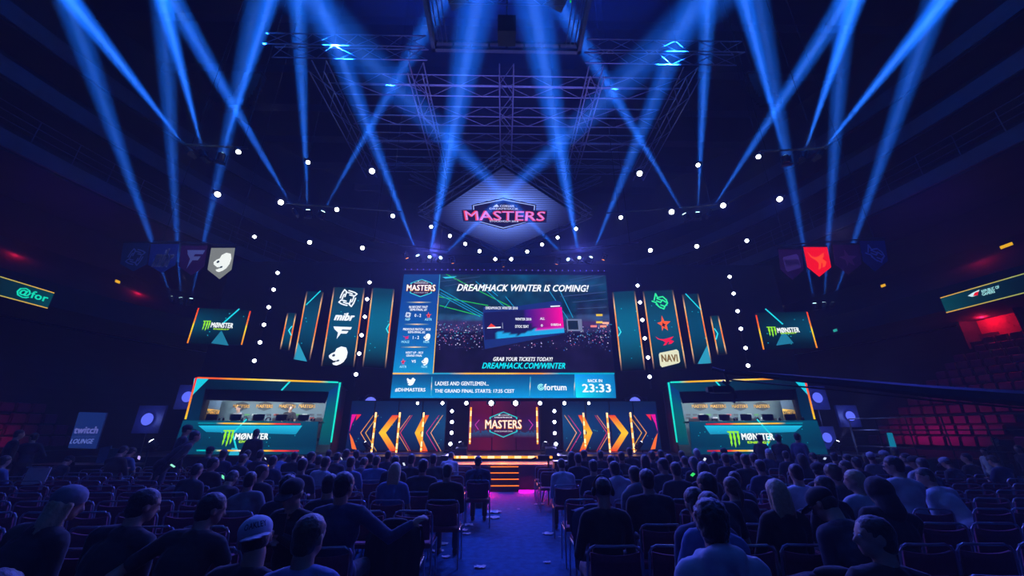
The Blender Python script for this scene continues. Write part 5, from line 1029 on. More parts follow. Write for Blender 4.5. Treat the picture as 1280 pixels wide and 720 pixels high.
# px, py of the head top, pose, hair, shirt colour, sleeve, hair colour
CROWD = [
 (4, 711, 'upright', 'short', 'dark', 'dark'), 
 (9, 569, 'chin', 'short', 'blue', 'dark'), (316, 589, 'leanL', 'thin', 'grey', 'dark'), (330, 580, 'turnR', 'short', 'dark', 'brown'), (297, 590, 'bent', 'short', 'black', 'dark'), (250, 579, 'leanR', 'short', 'dark', 'dark'), (269, 571, 'turnR', 'short', 'black', 'dark'),
 (306, 567, 'leanR', 'short', 'dark', 'brown'), (264, 558, 'upright', 'cap', 'dark', 'dark'), (281, 561, 'slouch', 'short', 'navy', 'dark'), (311, 562, 'upright', 'short', 'blue', 'dark'), (327, 562, 'upright', 'short', 'dark', 'dark'), (370, 564, 'wideman', 'short', 'black', 'dark'), (357, 567, 'bent', 'short', 'blue', 'dark'),
 (391, 564, 'turnR', 'short', 'dark', 'dark'), (400, 568, 'slouch', 'thin', 'dark', 'brown'), (412, 562, 'upright', 'short', 'navy', 'dark'), (409, 570, 'leanR', 'short', 'light', 'dark'), (434, 561, 'upright', 'short', 'light', 'dark'), (446, 563, 'turnL', 'curly', 'dark', 'dark'), (440, 570, 'upright', 'thin', 'blue', 'brown'), (463, 566, 'turnL', 'curly', 'black', 'brown'),
 (472, 569, 'wideman', 'short', 'blue', 'dark'), (495, 569, 'upright', 'short', 'dark', 'dark'), (495, 578, 'upright', 'long', 'blue', 'blond'), (515, 567, 'upright', 'short', 'dark', 'dark'), (530, 574, 'wideman', 'curly', 'dark', 'dark'), (542, 567, 'leanL', 'short', 'dark', 'dark'), (560, 579, 'wideman', 'short', 'black', 'dark'), (563, 566, 'bent', 'short', 'light', 'dark'), (455, 573, 'bent', 'short', 'dark', 'dark'), (380, 572, 'fold', 'short', 'dark', 'dark'),
 (702, 574, 'forward', 'short', 'light', 'dark'), (714, 564, 'upright', 'long', 'black', 'dark'), (722, 566, 'upright', 'short', 'dark', 'dark'), (730, 562, 'turnR', 'short', 'black', 'dark'), (741, 574, 'upright', 'short', 'dark', 'dark'), (786, 559, 'upright', 'short', 'black', 'dark'), (763, 569, 'slouch', 'short', 'navy', 'dark'), (767, 576, 'leanL', 'hood', 'light', 'dark'),
 (805, 568, 'upright', 'long', 'dark', 'dark'), (825, 562, 'upright', 'short', 'navy', 'dark'), (836, 567, 'turnR', 'short', 'dark', 'dark'), (851, 563, 'upright', 'short', 'dark', 'dark'), (827, 572, 'turnL', 'short', 'dark', 'dark'), (870, 561, 'slouch', 'curly', 'red', 'grey'), (864, 572, 'phone', 'long', 'black', 'dark'), (877, 577, 'upright', 'long', 'dark', 'brown'), (892, 564, 'upright', 'short', 'dark', 'dark'),
 (904, 560, 'turnR', 'cap', 'navy', 'dark'), (905, 566, 'upright', 'short', 'dark', 'brown'), (894, 575, 'bent', 'short', 'dark', 'dark'), (921, 564, 'turnL', 'short', 'dark', 'dark'), (929, 567, 'wideman', 'short', 'black', 'dark'), (960, 561, 'leanR', 'beanie', 'navy', 'blond'), (981, 563, 'turnR', 'short', 'dark', 'dark'), (1014, 566, 'forward', 'short', 'dark', 'dark'), (1020, 578, 'turnR', 'cap', 'dark', 'dark'),
 (1037, 580, 'leanL', 'curly', 'dark', 'brown'), (992, 579, 'slouch', 'thin', 'white', 'dark'), (967, 599, 'upright', 'long', 'black', 'blond'), (911, 596, 'leanL', 'pony', 'dark', 'brown'), (917, 589, 'turnR', 'short', 'dark', 'brown'), (881, 590, 'leanL', 'short', 'dark', 'dark'), (791, 582, 'leanL', 'hood', 'grey', 'dark'), (807, 586, 'wideman', 'short', 'black', 'dark'), (752, 596, 'upright', 'phones', 'black', 'dark'),
 (862, 611, 'forward', 'short', 'navy', 'dark'), (882, 614, 'leanR', 'short', 'blue', 'dark'), (1026, 595, 'turnL', 'long', 'black', 'dark'), (1041, 565, 'turnR', 'short', 'dark', 'dark'), (1057, 567, 'upright', 'short', 'navy', 'dark'), (1087, 565, 'turnR', 'cap', 'grey', 'dark'), (1080, 566, 'leanR', 'long', 'black', 'dark'), (1103, 563, 'turnL', 'cap', 'dark', 'dark'), (1117, 560, 'turnR', 'curly', 'dark', 'brown'), 
 (1064, 587, 'turnL', 'short', 'light', 'blond'), (1054, 575, 'turnL', 'short', 'dark', 'brown'), (1140, 570, 'turnL', 'cap', 'light', 'dark'), (1177, 572, 'forward', 'cap', 'dark', 'dark'), (1234, 570, 'phone', 'short', 'navy', 'dark'), (1150, 572, 'leanR', 'short', 'navy', 'dark'), (168, 560, 'phone', 'short', 'blue', 'dark'), (158, 558, 'phone', 'short', 'black', 'dark'), (92, 571, 'bent', 'cap', 'black', 'dark'),
 (843, 577, 'upright', 'short', 'dark', 'dark'), (948, 574, 'upright', 'short', 'navy', 'dark'), (940, 566, 'upright', 'short', 'dark', 'brown'), (1000, 567, 'upright', 'long', 'dark', 'dark'), (855, 570, 'slouch', 'short', 'navy', 'dark'), (814, 563, 'upright', 'short', 'dark', 'brown'), (776, 564, 'upright', 'short', 'dark', 'dark'), (750, 563, 'slouch', 'curly', 'dark', 'dark'), (486, 563, 'upright', 'short', 'navy', 'dark'), (423, 566, 'forward', 'short', 'dark', 'dark'), (343, 569, 'upright', 'short', 'navy', 'dark'),
 (1068, 571, 'upright', 'short', 'dark', 'dark'), (1129, 566, 'turnL', 'short', 'navy', 'dark'), (1205, 566, 'turnL', 'short', 'dark', 'dark'),
]
ROUTE = []      # (row, side, x, py, ...) solved seats
# people near the camera, posed one by one
NEAR = [
 (96, 609, 2, dict(lean=28, side=10, hy=-42, hp=8, tilt=8, curve=-.06, hair='beanie', sleeve='short', q=2, arms='phone'), 'black', 'blond', 'grey', 'long-haired spectator in a pale knit cap leaning over, nearest the lounge sign'),
 (190, 611, 2, dict(lean=22, side=8, hy=-35, hp=4, tilt=6, curve=-.07, hair='short', q=2, arms='phone', wide=1.1), 'black', 'dark', 'black', 'dark-haired man in black tee hunched forward behind the long-haired spectator'),
 (274, 616, 2, dict(lean=20, side=6, hy=-38, hp=6, tilt=6, curve=-.05, hair='short', q=2, wide=1.12, aL=((-.38, .02, .78), (-.20, .22, .62)), aR=((.30, .22, .78), (.14, .34, .62))), 'black', 'dark', 'black', 'man in black shirt with his elbow out and hand on his thigh'),
 (320, 646, 1, dict(lean=12, side=8, hy=30, hp=10, tilt=-12, hair='capback', sleeve='long', q=2, arms='phone'), 'black', 'dark', 'light', 'man in a pale backwards cap lettered OAKLEY'),
 (393, 642, 1, dict(lean=4, side=-2, hy=-14, hp=2, hair='short', q=2, arms='phone', sleeve='short'), 'blue', 'brown', 'black', 'short-haired man with shaved sides right beside the OAKLEY cap'),
 (366, 599, 3, dict(lean=10, hy=12, hp=10, hair='cap', sleeve='long', q=2, aL=((-.24, .14, .78), (-.05, .26, .90)), aR=((.24, .14, .76), (.05, .24, .84))), 'black', 'dark', 'black', 'spectator turned to face the camera, hands raised with a phone'),
 (433, 590, 3, dict(lean=2, side=-2, hy=-20, hair='short', sleeve='long', q=2, wide=1.15, aL=((-.25, .1, .78), (-.12, .30, .6)), aR=((.44, .06, .80), (.62, .10, .90))), 'navy', 'dark', 'black', 'man stretching one arm over the backrest beside him'),
 (415, 592, 4, dict(lean=4, hy=-10, hair='short', q=1), 'dark', 'dark', 'black', 'man half hidden behind the one stretching his arm'),
 (362, 594, 4, dict(lean=8, hy=20, hair='curly', q=1), 'dark', 'dark', 'black', 'curly-headed spectator half hidden behind the one facing the camera'),
 (885, 625, 1, dict(lean=5, side=-1, hy=-18, hp=4, hair='curly', sleeve='long', q=2, top='hoodie', wide=1.12, arms='phone'), 'light', 'dark', 'black', 'man with dark curls in a pale hoodie, nearest the camera'),
 (1018, 612, 2, dict(lean=34, side=-4, hy=30, hp=22, hair='cap', sleeve='long', q=2, curve=-.05, arms='phone'), 'dark', 'dark', 'black', 'spectator with cap and glasses bent over, holding papers'),
 (1092, 598, 3, dict(lean=12, side=8, hy=10, hair='hood', sleeve='long', q=2, wide=1.25, arms='phone'), 'black', 'dark', 'black', 'large person with a black hood over the head'),
 (1085, 644, 1, dict(lean=10, side=4, hy=72, hp=-4, hair='short', sleeve='long', q=2, wide=1.15, aL=((-.30, .12, .72), (-.12, .34, .80)), aR=((.27, .12, .74), (.10, .36, .62))), 'black', 'dark', 'black', 'man in profile laughing towards the aisle, nearest the red seats'),
 (1112, 570, 5, dict(lean=10, side=4, hy=42, hp=4, hair='short', sleeve='long', q=1, arms='phone'), 'light', 'dark', 'black', 'man in a pale shirt with glasses looking back, before the red seats'),
 (1150, 585, 5, dict(lean=34, side=-8, hy=60, hp=6, hair='short', sleeve='long', q=1, arms='phone', curve=-.05), 'light', 'dark', 'black', 'man in a pale shirt leaning down beside the empty seats'),
 (598, 570, 12, dict(lean=3, hair='short', q=1, wide=1.2, side=-2), 'navy', 'dark', 'black', 'spectator at the aisle in a dark jersey numbered 10'),
]
NP = []
for (x, y, row, kw, shirt, hc, hat, label) in NEAR:
    key = label; out, P, ep = figure(key, **kw); rz = math.pi - .25 if 'turned to face' in label else 0.; top = Matrix.Rotation(rz, 3, 'Z') @ P(0, 0, .118)
    if row == 12:
        Y = 8.4; 
    else: Y = ROWS[row]
    p = atY(x, y, Y + top.y * .95); sc = max(.86, min(1.1, p.z / top.z)); X = p.x - top.x * sc
    r_, P, ep = person(key, label, (X, Y, 0), rz, shirt, hc, 'dark', hat, None, sc, kw)
    ROUTE.append([row if row != 12 else 9, X, Y, sc, None, None, None, None, None, None]); NP.append((r_, P, ep, sc))
def w2(r_, v, sc): return Vector(r_.location) + Vector(v) * sc
# cap lettering, jersey number, glasses, phone, papers
r_, P, ep, sc = NP[3]; capo = [c for c in r_.children if c.name.startswith('cap')][0]
vs, fs = textmesh('OAKLEY', 0, .015); pts = []
for a, b in vs:
    t_ = (a - .5) * 1.25; el = .02 + b * .42; n_ = Vector((-math.sin(t_) * math.cos(el), -math.cos(t_) * math.cos(el), math.sin(el))); n_.x *= -1
    pts.append(P(.096 * n_.x, -.006 + .112 * n_.y, .048 + .082 * n_.z))
mk('lettering', pts, fs, cloth('letter_dark', (.03, .04, .1)), capo, False)
r_, P, ep, sc = NP[15]; pl = Pl(w2(r_, (0, -.175, 1.0 - .12), sc), (1, 0, 0)); sh = [c for c in r_.children if c.name.startswith('shirt')][0]
vs, fs = textmesh('10', 0, .02); m_ = mk('jersey_number', [((a - .5) * .2, -.158 - .0 * b, .78 + b * .2) for a, b in vs], fs, cloth('letter_pale', (.5, .55, .7)), sh, False)
for i in (10, 13):
    r_, P, ep, sc = NP[i]; m = MB()
    for s_ in (-1, 1): m.tube([P(s_ * .032 + .024 * math.cos(k * .7), .094, .0 + .02 * math.sin(k * .7)) for k in range(10)], .0025, 5); m.tube([P(s_ * .056, .09, .004), P(s_ * .08, .0, .004)], .0025, 5)
    m.tube([P(-.01, .098, .004), P(.01, .098, .004)], .0025, 5); m.build('glasses', M_BLACK, r_, False)
for i in (5, 12, 13):
    r_, P, ep, sc = NP[i]; m = MB()
    for s_ in (-1, 1): m.ell(P(s_ * .031, .081, .004), (.013, .010, .010), None, 10, 8)
    m.build('eyes', mat('eye_white', (.5, .5, .5), .3), r_, False); m = MB()
    for s_ in (-1, 1): m.ell(P(s_ * .031, .0885, .004), (.006, .004, .006), None, 8, 6)
    m.build('pupils', M_BLACK, r_, False)
def phone(r_, at, label, lit=(170, 190, 255), sc=1., rz=0):
    p = w2(r_, at, sc) if r_ else Vector(at); t_ = thing('phone', label, 'phone', p, rz, 'phones in hands'); m = MB(); m.box((0, 0, 0), (.075, .009, .15)); m.build('case', M_BLACK, t_, False)
    m = MB(); m.box((0, -.006, 0), (.067, .002, .138)); m.build('screen', emi('phone_%s' % str(lit[0]), lin(lit), 1.0), t_, False)
r_, P, ep, sc = NP[5]; phone(r_, (.02, -.33, 1.0), 'dark phone held by the spectator facing the camera', (40, 60, 150), sc, 3.14)
r_, P, ep, sc = NP[10]; t_ = thing('papers', 'loose papers held by the bent spectator with cap and glasses', 'papers', w2(r_, (.05, .42, .72), sc)); 
for k in range(3): m = MB(); m.box((.03 * k, .01 * k, .012 * k), (.2, .28, .002), Euler((.5, .1 * k, .25 * k)).to_matrix()); m.build('sheet', mat('paper', (.7, .7, .75), .8), t_, False)
for (x, y, pose, hair, shirt, hc) in CROWD:
    kw = dict(lib(pose)); sleeve = 'long' if hair == 'hood' or shirt in ('light', 'grey', 'black') else 'short'
    near = y > 584
    kw.update(hair=hair, sleeve=sleeve, q=1 if near else 0, top='hoodie' if hair == 'hood' else 'shirt')
    if hair == 'hood': kw['hair'] = 'short'
    key = (pose, hair, sleeve, near); out, P, ep = figure(key, **kw); top = P(0, 0, .118); best = None
    for k, Y in enumerate(ROWS):
        p = atY(x, y, Y + top.y * .95)
        q_ = p.z / top.z; e = abs(q_ - .935) + (1 if q_ > 1.06 or q_ < .84 else 0) + max([0] + [(.3 if abs(q[1] - (p.x - top.x)) < .34 else .05) for q in ROUTE if q[0] == k and abs(q[1] - (p.x - top.x)) < .47]) + (.2 if k > 12 else 0)
        if best is None or e < best[0]: best = (e, k, p)
    e, k, p = best; sc = max(.88, min(1.04, p.z / top.z))
    ROUTE.append([k, p.x - top.x * sc, ROWS[k], sc, key, kw, shirt, hc, pose, hair])
# the crowd
ROUTE.sort(key=lambda r: (r[0], abs(r[1]))); cnt = {}
for rr in ROUTE:
    k, X, Y, sc, key, kw, shirt, hc, pose, hair = rr; side = 'lounge' if X < 0 else 'crane'; cnt[(k, side)] = cnt.get((k, side), 0) + 1; n = cnt[(k, side)]
    if key is None: continue
    hd = {'short': 'short hair', 'thin': 'cropped hair', 'curly': 'thick curly hair', 'long': 'long hair', 'pony': 'ponytail', 'hood': 'hoodie', 'cap': 'cap', 'phones': 'headphones', 'beanie': 'knit cap'}[hair]
    sd = {'light': 'pale', 'white': 'white', 'dark': 'dark', 'black': 'black', 'navy': 'navy', 'grey': 'grey', 'blue': 'blue', 'red': 'dark red'}[shirt]
    person(key, 'spectator, %s top, %s, row %s from camera, %s from aisle, %s side' % (sd, hd, NUM[k + 1], ORD[n], side), (X, Y, 0), random.uniform(-.08, .08), shirt, hc, random.choice(('dark', 'navy', 'black')), 'light' if hair in ('beanie',) or X > 8 else 'black', 'seated audience', sc, kw)
# standing people
for (x, y, Y, pose, hair, shirt, rz, label) in [(236, 531, 10.0, 'walk', 'cap', 'dark', -.6, 'man in cap standing close behind the stooping man, before the lounge-side booth'), (246, 538, 8.6, 'stoop', 'short', 'black', -.7, 'man stooping forward before the lounge-side booth desk'), (322, 536, 11.2, 'walk', 'short', 'black', .1, 'person standing as silhouette before the lounge-side sponsor lettering'),
        (949, 543, 11.4, 'walk', 'short', 'black', -1.2, 'standing silhouette covering the crane-side sponsor lettering'), (972, 543, 11.0, 'walk', 'curly', 'black', -.9, 'standing person in bulky jacket beside the sponsor lettering, crane side'), (996, 541, 10.6, 'walk', 'short', 'navy', -1.3, 'standing person stepping away at the end of the crane-side booth'),
        (27, 537, 10.6, 'walk', 'thin', 'black', -.4, 'bald man with lanyard standing at the railing by the lounge sign'), (44, 541, 10.9, 'standturn', 'short', 'dark', .6, 'person talking to the bald man at the railing'), (1242, 546, 11.6, 'standturn', 'short', 'black', 1.9, 'man standing in black tee before the red seats, by the pale-shirted child'),
        (1228, 560, 10.4, 'walk', 'short', 'light', 1.6, 'small person in pale top standing by the red seats'), (1270, 556, 10.0, 'walk', 'short', 'dark', 1.4, 'person standing farthest along the red seats')]:
    kw = dict(lib(pose)); kw.update(hair=hair, sleeve='long', q=0); key = ('s', pose, hair); out, P, ep = figure(key, **kw); top = P(0, 0, .118)
    RZ = Matrix.Rotation(rz, 3, 'Z'); tt = RZ @ top; p = atY(x, y, Y + tt.y); sc = max(.68, min(1.12, p.z / top.z))
    person(key, label, (p.x - tt.x * sc, Y, 0), rz, shirt, 'dark', 'dark', 'black', None, sc, kw)
# two people inside the lounge-side booth
pl, pd, pk, (bx0, bx1, bzt) = BL_L
for x, y, rz, shirt, hair, label in ((299, 507, 2.9, 'grey', 'short', 'man in grey shirt sitting at the lounge-side booth desk'), (364, 506.5, 3.6, 'black', 'short', 'man in black tee standing bent in the lounge-side booth')):
    kw = dict(lib('upright')); kw.update(hair=hair, q=0); key = ('b', rz); out, P, ep = figure(key, **kw); top = P(0, 0, .118); a, b = pl.hit(x, y); q_ = pl.pt(a, b, -1.25); r3 = ray(x, y); t3 = (q_ - E0).dot(pl.n) / r3.dot(pl.n); q_ = E0 + r3 * t3
    sc = .98; RZ = Matrix.Rotation(rz, 3, 'Z'); tt = RZ @ top
    person(key, label, (q_.x - tt.x * sc, q_.y - tt.y * sc, max(.84, q_.z - top.z * sc)), rz, shirt, 'dark', 'dark', 'black', None, sc, kw)
# phones glowing in the crowd
for x, y, Y, c, l_ in ((418, 578, 8.3, (60, 60, 90), 'dim phone'), ):
    pass
for i, (x, y, Y, c, l_) in enumerate([(332, 573, 8.8, (225, 235, 255), 'brightly lit phone between heads before the lounge-side booth'), (379, 572.5, 8.4, (190, 170, 255), 'violet-lit phone raised by the broad man in black'), (427, 573, 9, (225, 235, 255), 'brightly lit phone held before the chevron wall'), (279, 596, 6.4, (120, 255, 200), 'small green-lit phone held low, lounge side'),
        (216, 582, 8, (160, 255, 220), 'green-white phone glowing beside the stooping man'), (174, 572, 7.2, (190, 170, 255), 'phone glowing violet in the hands of the seated pair, lounge side'), (881, 574, 8.8, (225, 235, 255), 'bright white phone held before the crane-side booth'), (866, 593, 6.8, (60, 230, 110), 'green-lit phone in the lap of the long-haired spectator'), (1031, 573, 9, (200, 215, 255), 'phone shining at the end of the crane-side booth'), (505, 580, 9.0, (225, 235, 255), 'tilted bright phone before the stage barrier')]):
    p = atY(x, y, Y); phone(None, p, l_, c, 1., 0); t_ = [o for o in COL.objects if o.get('label') == l_][0]; t_.scale = (.62,) * 3; t_.rotation_euler = (random.uniform(.7, 1.0), random.uniform(-.6, .6), random.uniform(-.4, .4))

# ------------------------------------------------------------------ chairs
M_TUBE = mat('chair_tube', (.34, .34, .42), .28, .6, .1, 20, .0); M_UPH = mat('maroon_upholstery', (.15, .022, .055), .85, 0, .3, 40, .25)
def chair_meshes():
    d = {}
    m = MB(); m.box((0, 0, .435), (.43, .42, .045)); m.box((0, .0, .455), (.40, .39, .02)); d['seat'] = (m, M_UPH)
    m = MB(); n = 8; vs = []
    rows_ = [(.50, -.205), (.58, -.222), (.68, -.235), (.755, -.243)]
    for off in (0, .028):
        for j, (z, y) in enumerate(rows_):
            for i in range(n + 1):
                u = i / n; bow = .03 * (1 - (2 * u - 1) ** 2); zz = z - (.018 * (1 - (2 * u - 1) ** 2) if j == 3 else 0); vs.append(((u - .5) * .40, y - bow + off - .014, zz))
    F = []; k = (n + 1) * len(rows_)
    for j in range(len(rows_) - 1):
        for i in range(n): a = j * (n + 1) + i; F += [(a, a + 1, a + n + 2, a + n + 1), (k + a + n + 1, k + a + n + 2, k + a + 1, k + a)]
    for i in range(n): t = (len(rows_) - 1) * (n + 1) + i; F += [(i + 1, i, k + i, k + i + 1), (t, t + 1, k + t + 1, k + t)]
    for j in range(len(rows_) - 1): a = j * (n + 1); b = a + n; F += [(a, a + n + 1, k + a + n + 1, k + a), (b + n + 1, b, k + b, k + b + n + 1)]
    m.add(vs, F); d['backrest'] = (m, M_UPH)
    m = MB(); pts = [(-.225, -.19, .42), (-.225, -.225, .62), (-.222, -.245, .745), (-.20, -.25, .785), (-.16, -.252, .80)]; pts = pts + [(0, -.275, .802)] + [(-x, y, z) for x, y, z in pts[::-1]]
    m.tube(pts, .0115, 6); d['back_frame'] = (m, M_TUBE)
    for i, (sx, sy) in enumerate(((-1, -1), (1, -1), (-1, 1), (1, 1))):
        m = MB(); m.tube([(sx * .225, sy * .19, .44), (sx * .235, sy * .225, 0)], .0115, 6); d['leg%d' % i] = (m, M_TUBE)
    m = MB(); m.tube([(-.225, -.19, .425), (-.225, .19, .425), (.225, .19, .425), (.225, -.19, .425), (-.225, -.19, .425)], .011, 6); d['seat_frame'] = (m, M_TUBE)
    return d
CM = chair_meshes(); CP = {}; n_ch = 0
occ = {}
for rr in ROUTE: occ.setdefault(rr[0], []).append((rr[1], rr[2]))
spots = []
for k, Y in enumerate(ROWS):
    if k in (0, ): continue
    px_lim = (660 / FPX) * (Y * math.cos(PIT) - .9 * math.sin(PIT)) + .3; lim = min(px_lim, 10.4)
    xs = [x for x, y_ in occ.get(k, [])]; keep = []
    for x in sorted(xs):
        if keep and x - keep[-1] < .40: keep.append(keep[-1] + .40 if False else x); continue
        keep.append(x)
    for x in keep: spots.append((x, Y, k, True))
    for side in (-1, 1):
        x = 1.06
        while x < lim:
            X = side * x
            near_ = [q for q in keep if abs(q - X) < .50]
            if not near_: spots.append((X, Y, k, False)); x += .54
            else: x += .06 if True else .54
fill = []; last = {}
spots.sort(key=lambda s: (s[2], s[0] > 0, abs(s[0])))
placed = []; cn = {}
for (X, Y, k, oc) in spots:
    if oc and any(abs(X - a) < .42 and b == Y for a, b in placed): continue
    placed.append((X, Y))
    side = 'lounge' if X < 0 else 'crane'; cn[(k, side)] = cn.get((k, side), 0) + 1; fill.append((X, Y, k, oc, side, cn[(k, side)]))
fill.sort(key=lambda s: (s[1], abs(s[0])))
far_mb = MB(); whole = None
SKEW = lambda X: -X * .018
for i, (X, Y, k, oc, side, n) in enumerate(fill):
    if i >= 300:
        for q, (m, mt) in CM.items(): far_mb.cm = 0 if mt is M_UPH else 1; far_mb.add([v + Vector((X, Y, 0)) for v in m.v], m.f)
        continue
    lab = '%s maroon chair, row %s from the camera, %s chair from the aisle, %s side' % ('occupied' if oc else 'empty', NUM[k + 1], ORD[n], side)
    if Y < 7.0:
        r_ = thing('chair', lab, 'chair', (X, Y, 0), SKEW(X) + random.uniform(-.04, .04), 'maroon audience chairs')
        for q, (m, mt) in CM.items():
            nm_ = 'leg' if q.startswith('leg') else q
            if q not in CP: CP[q] = m.build(nm_, mt, r_, False, q == 'backrest')
            else: child_copy(CP[q], r_)
    else:
        if whole is None:
            wm = MB()
            for q, (m, mt) in CM.items(): wm.cm = 0 if mt is M_UPH else 1; wm.add(m.v, m.f)
            whole = wm.build('chair', [M_UPH, M_TUBE]); c = whole
        else: c = whole.copy(); COL.objects.link(c)
        c.location = (X, Y, 0); c.rotation_euler = (0, 0, SKEW(X) + random.uniform(-.04, .04)); tg(c, lab, 'chair', 'maroon audience chairs')
if far_mb.v: o = far_mb.build('chair', [M_UPH, M_TUBE]); o.name = 'distant_chairs'; tg(o, 'rest of the chairs far from the camera', 'chairs', None, 'stuff')
# jackets and bags over chair backs
def jacket(X, Y, label, c, wd=.50, drop=.55):
    t_ = thing('jacket', label, 'jacket', (X, Y, 0), 0, 'jackets on chair backs'); vs = []; fs = []; n = 14
    prof_ = [(-.315, .80 - drop), (-.325, .60), (-.315, .76), (-.29, .835), (-.25, .845), (-.215, .80), (-.20, .62), (-.20, .52)]
    for off in (0, .018):
        for j, (y, z) in enumerate(prof_):
            for i in range(n + 1):
                u = i / n - .5; w__ = wd * (1 + .10 * math.sin(j * 1.3)); vs.append((u * w__ + .01 * math.sin(j * 2 + i), y + off + .014 * math.sin(i * 1.9 + j * .8), z - .05 * (2 * u) ** 2 * (j in (2, 3, 4)) - (.05 * math.sin(i * 1.1) if j == 0 else 0)))
    K = (n + 1) * len(prof_)
    for j in range(len(prof_) - 1):
        for i in range(n): a = j * (n + 1) + i; fs += [(a, a + 1, a + n + 2, a + n + 1), (K + a + n + 1, K + a + n + 2, K + a + 1, K + a)]
    mk('cloth', vs, fs, cloth(c, CL[c]), t_, False, True)
    m = MB(); m.ell((0, -.30, .845), (.13, .05, .035), None, 12, 6); m.build('collar', cloth(c, CL[c]), t_, False, True)
def nearest(px, py, zz=.8):
    p = atZ(px, py, zz); return min(fill, key=lambda s: (s[0] - p.x) ** 2 + (s[1] - .25 - p.y) ** 2)
used_ = set()
for px, py, l_, c in ((500, 672, 'black jacket over a near chair at the lounge-side aisle', 'black'), (530, 650, 'black jacket over the second aisle chair, lounge side', 'black'), (765, 635, 'dark jacket draped over the chair of the spectator with headphones', 'navy'), (1072, 600, 'dark jacket over a chair in front of the black hood', 'dark'), (1030, 705, 'dark jacket over the near chair before the laughing man', 'black'), (535, 606, 'pale jacket hanging over a chair before the broad dark spectator', 'blue')):
    s = nearest(px, py); 
    if (s[0], s[1]) in used_: continue
    used_.add((s[0], s[1])); jacket(s[0], s[1], l_, c)
p = nearest(48, 600); t_ = thing('board', 'pale grey board standing on an empty chair, lounge sign side', 'board', (p[0], p[1], .46)); m = MB(); m.box((0, -.12, .30), (.42, .012, .52), Euler((-.12, 0, 0)).to_matrix()); m.build('sheet', mat('board_pale', (.8, .82, .85), .7), t_, False); m = MB(); m.box((0, -.135, .565), (.43, .02, .02)); m.build('edge', mat('board_edge', (.35, .36, .4)), t_, False)
p = nearest(545, 655); t_ = thing('cup', 'dark drinking cup on the aisle chair seat', 'cup', (-.98, 4.72, .47)); m = MB(); m.tube([(0, 0, 0), (0, 0, .12)], .032, 12, .042); m.build('body', mat('cup_dark', (.08, .03, .05), .4), t_, False); m = MB(); m.tube([(0, 0, .12), (0, 0, .128)], .044, 12); m.build('lid', mat('cup_lid', (.1, .1, .1), .4), t_, False)
# litter on the aisle carpet
def litter(px, py, s_, label, k=0):
    p = atZ(px, py, .0); vs = []; fs = []; n = 6; rnd = random.Random(int(px * 7 + py))
    for j in range(n + 1):
        for i in range(n + 1):
            x = (i / n - .5) * s_ * (1 + .4 * rnd.random()); y = (j / n - .5) * s_ * .7 * (1 + .4 * rnd.random()); vs.append((p.x + x, p.y + y, .012 + .05 * s_ * 2 * rnd.random()))
    for j in range(n):
        for i in range(n): 
            if (i, j) in ((0, 0), (n - 1, 0), (0, n - 1)): continue
            a = j * (n + 1) + i; fs.append((a, a + 1, a + n + 2, a + n + 1))
    o = mk('crumpled_paper', vs, fs, mat('paper_scrap', (.55, .58, .62), .8), None); tg(o, label, 'litter', 'paper litter on the aisle'); return o
for i, (px, py, s_, l_) in enumerate([(685, 668, .16, 'small crumpled paper lying alone mid aisle, crane side'), (615, 641, .32, 'largest crumpled paper lying mid aisle near the runway'), (617, 648, .22, 'narrow paper scrap just nearer than the largest crumpled paper'), (674, 631, .2, 'paper scrap by the tripod stand at the aisle edge'), (583, 657, .2, 'paper scrap beside the aisle chairs, lounge side'), (577, 664, .18, 'paper scrap nearest the chair legs, lounge side'), (583, 668, .12, 'tiny pale scrap beside two larger ones, lounge side'), (552, 681, .16, 'scrap under the aisle chair, lounge side'), (547, 690, .14, 'lower scrap under the aisle chair, lounge side'), (558, 697, .1, 'nearest scrap at the lounge-side aisle edge'),
        (648, 637, .05, 'tiny speck of paper in the middle of the aisle'), (700, 672, .05, 'tiny speck of paper, crane side of the aisle'), (705, 622, .3, 'pale rag on the floor behind the tripod stand'), (566, 656, .2, 'pale scrap beneath the third aisle chair, lounge side'), (600, 710, .12, 'scrap at the very front of the aisle'), (684, 704, .08, 'small scrap at the very front of the aisle, crane side')]): litter(px, py, s_, l_, i)
# tripod stand and cases at the aisle, bottle, seat papers
p = atZ(687, 629, 0); t_ = thing('tripod', 'black camera tripod standing at the crane-side aisle edge', 'tripod', (p.x, p.y, 0))
m = MB(); m.tube([(0, 0, .5), (0, 0, 1.0)], .025, 8); m.build('column', M_BLACK, t_, False)
for k in range(3): a = k * 2.09 + .3; m = MB(); m.tube([(0, 0, .75), (.24 * math.cos(a), .24 * math.sin(a), 0)], .016, 6); m.build('leg', M_BLACK, t_, False)
m = MB(); m.box((-.12, 0, 1.04), (.3, .12, .1)); m.tube([(-.3, 0, 1.04), (-.42, 0, 1.0)], .02, 6); m.build('head', M_BLACK, t_, False)
t_ = thing('equipment_case', 'black equipment case with a rim beside the tripod', 'case', (p.x + .42, p.y + .35, 0)); m = MB(); m.box((0, 0, .45), (.5, .45, .9)); m.build('body', M_BLACK, t_, False); m = MB(); m.box((0, 0, .92), (.53, .48, .04)); m.build('lid', M_HOUS, t_, False)
p = atZ(693, 628, .0)
t_ = thing('backpack', 'dark backpack on the floor by the lounge-side aisle', 'bag', (*atZ(600, 634, 0).xy, 0)); m = MB(); m.ell((0, 0, .14), (.22, .13, .15), None, 14, 10); m.build('body', cloth('bag', CL['dark']), t_, False, True); m = MB(); m.tube([(-.08, 0, .27), (-.05, 0, .34), (.05, 0, .34), (.08, 0, .27)], .012, 6); m.build('handle', M_BLACK, t_, False)
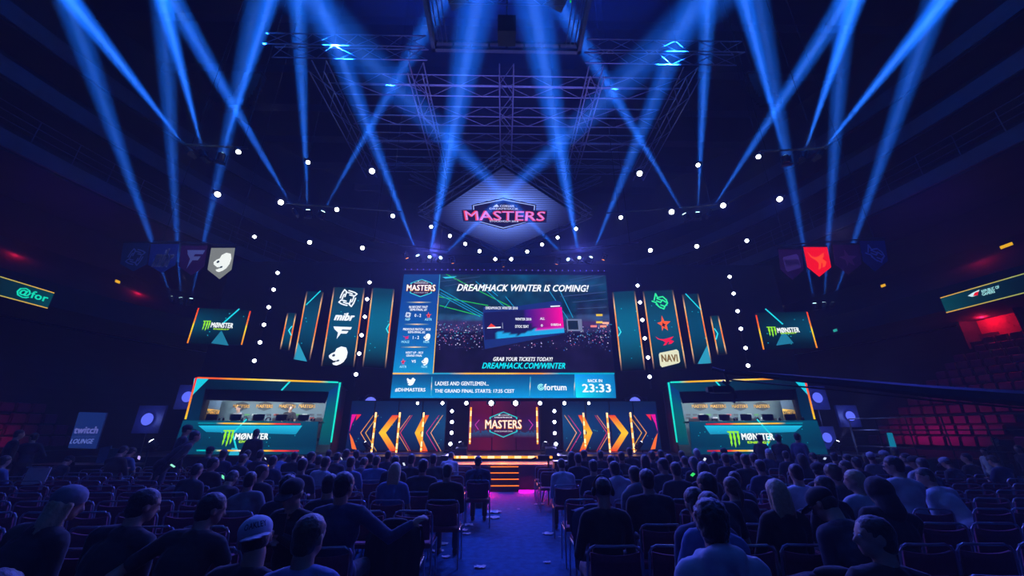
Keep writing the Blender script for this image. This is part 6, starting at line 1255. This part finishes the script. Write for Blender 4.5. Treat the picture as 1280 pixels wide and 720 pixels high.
for px, py, l_ in ((165, 603, 'dark bag slumped on empty chairs, lounge sign side'), (200, 602, 'second dark bag on the empty chairs, lounge sign side')):
    s = nearest(px, py + 8, .8); t_ = thing('bag', l_, 'bag', (s[0], s[1], .46), .3); m = MB(); m.ell((0, 0, .15), (.19, .15, .16), None, 14, 10); m.ell((.1, .02, .24), (.09, .09, .09), None, 10, 8); m.build('body', cloth('bag', CL['dark']), t_, False, True); m = MB(); m.tube([(-.1, -.1, .28), (0, -.12, .36), (.1, -.1, .28)], .012, 6); m.build('strap', M_BLACK, t_, False)
# ------------------------------------------------------------------ folding seats of the bowl
M_SEAT = mat('bowl_seat_plastic', (.2, .03, .1), .5, 0, .2, 10)
sb_ = MB(); sb_.box((0, .03, .42), (.42, .12, .36), Euler((.25, 0, 0)).to_matrix()); sk_ = MB(); sk_.box((0, -.12, .38), (.42, .07, .36), Euler((-.15, 0, 0)).to_matrix())
SP = None
for sgn, lo, hi, rows_ in ((1, 9.5, 21.5, range(0, 12)), (-1, 13, 20, range(0, 4))):
    for k in rows_:
        a = A0_ + TR_ * k + .38; z = Z0_ + TH_ * k; pts = [q for q in oval(a, 3000, -.1, 1.3)]; acc = 9; prev = None; n = 0
        for x, y in pts:
            if prev: acc += math.hypot(x - prev[0], y - prev[1])
            prev = (x, y)
            if acc < .54 or y < lo or y > hi: continue
            acc = 0; n += 1
            if (n % 14) in (0,): continue
            dvec = Vector((-x, -y * .3, 0)).normalized()
            r_ = thing('stadium_seat', '%s folded seat from the camera end, bowl row %s, %s' % (ORD[min(n, 24)], NUM[k + 1], 'red-lit crane side' if sgn > 0 else 'lounge sign side'), 'seat', (sgn * x, y, z), 0, 'folded seats of the bowl')
            r_.rotation_euler = (0, 0, math.atan2(-dvec.y, -dvec.x * sgn) + math.pi / 2 + math.pi if False else math.atan2(-y * .25, -sgn * x) + math.pi / 2)
            if SP is None: SP = (sb_.build('backrest', M_SEAT, r_, False), sk_.build('seat', M_SEAT, r_, False))
            else: child_copy(SP[0], r_); child_copy(SP[1], r_)

OM.data = bpy.data.meshes.new('blank'); bpy.data.scenes.remove(TMP); bpy.data.batch_remove([OT, OM] + JUNK)
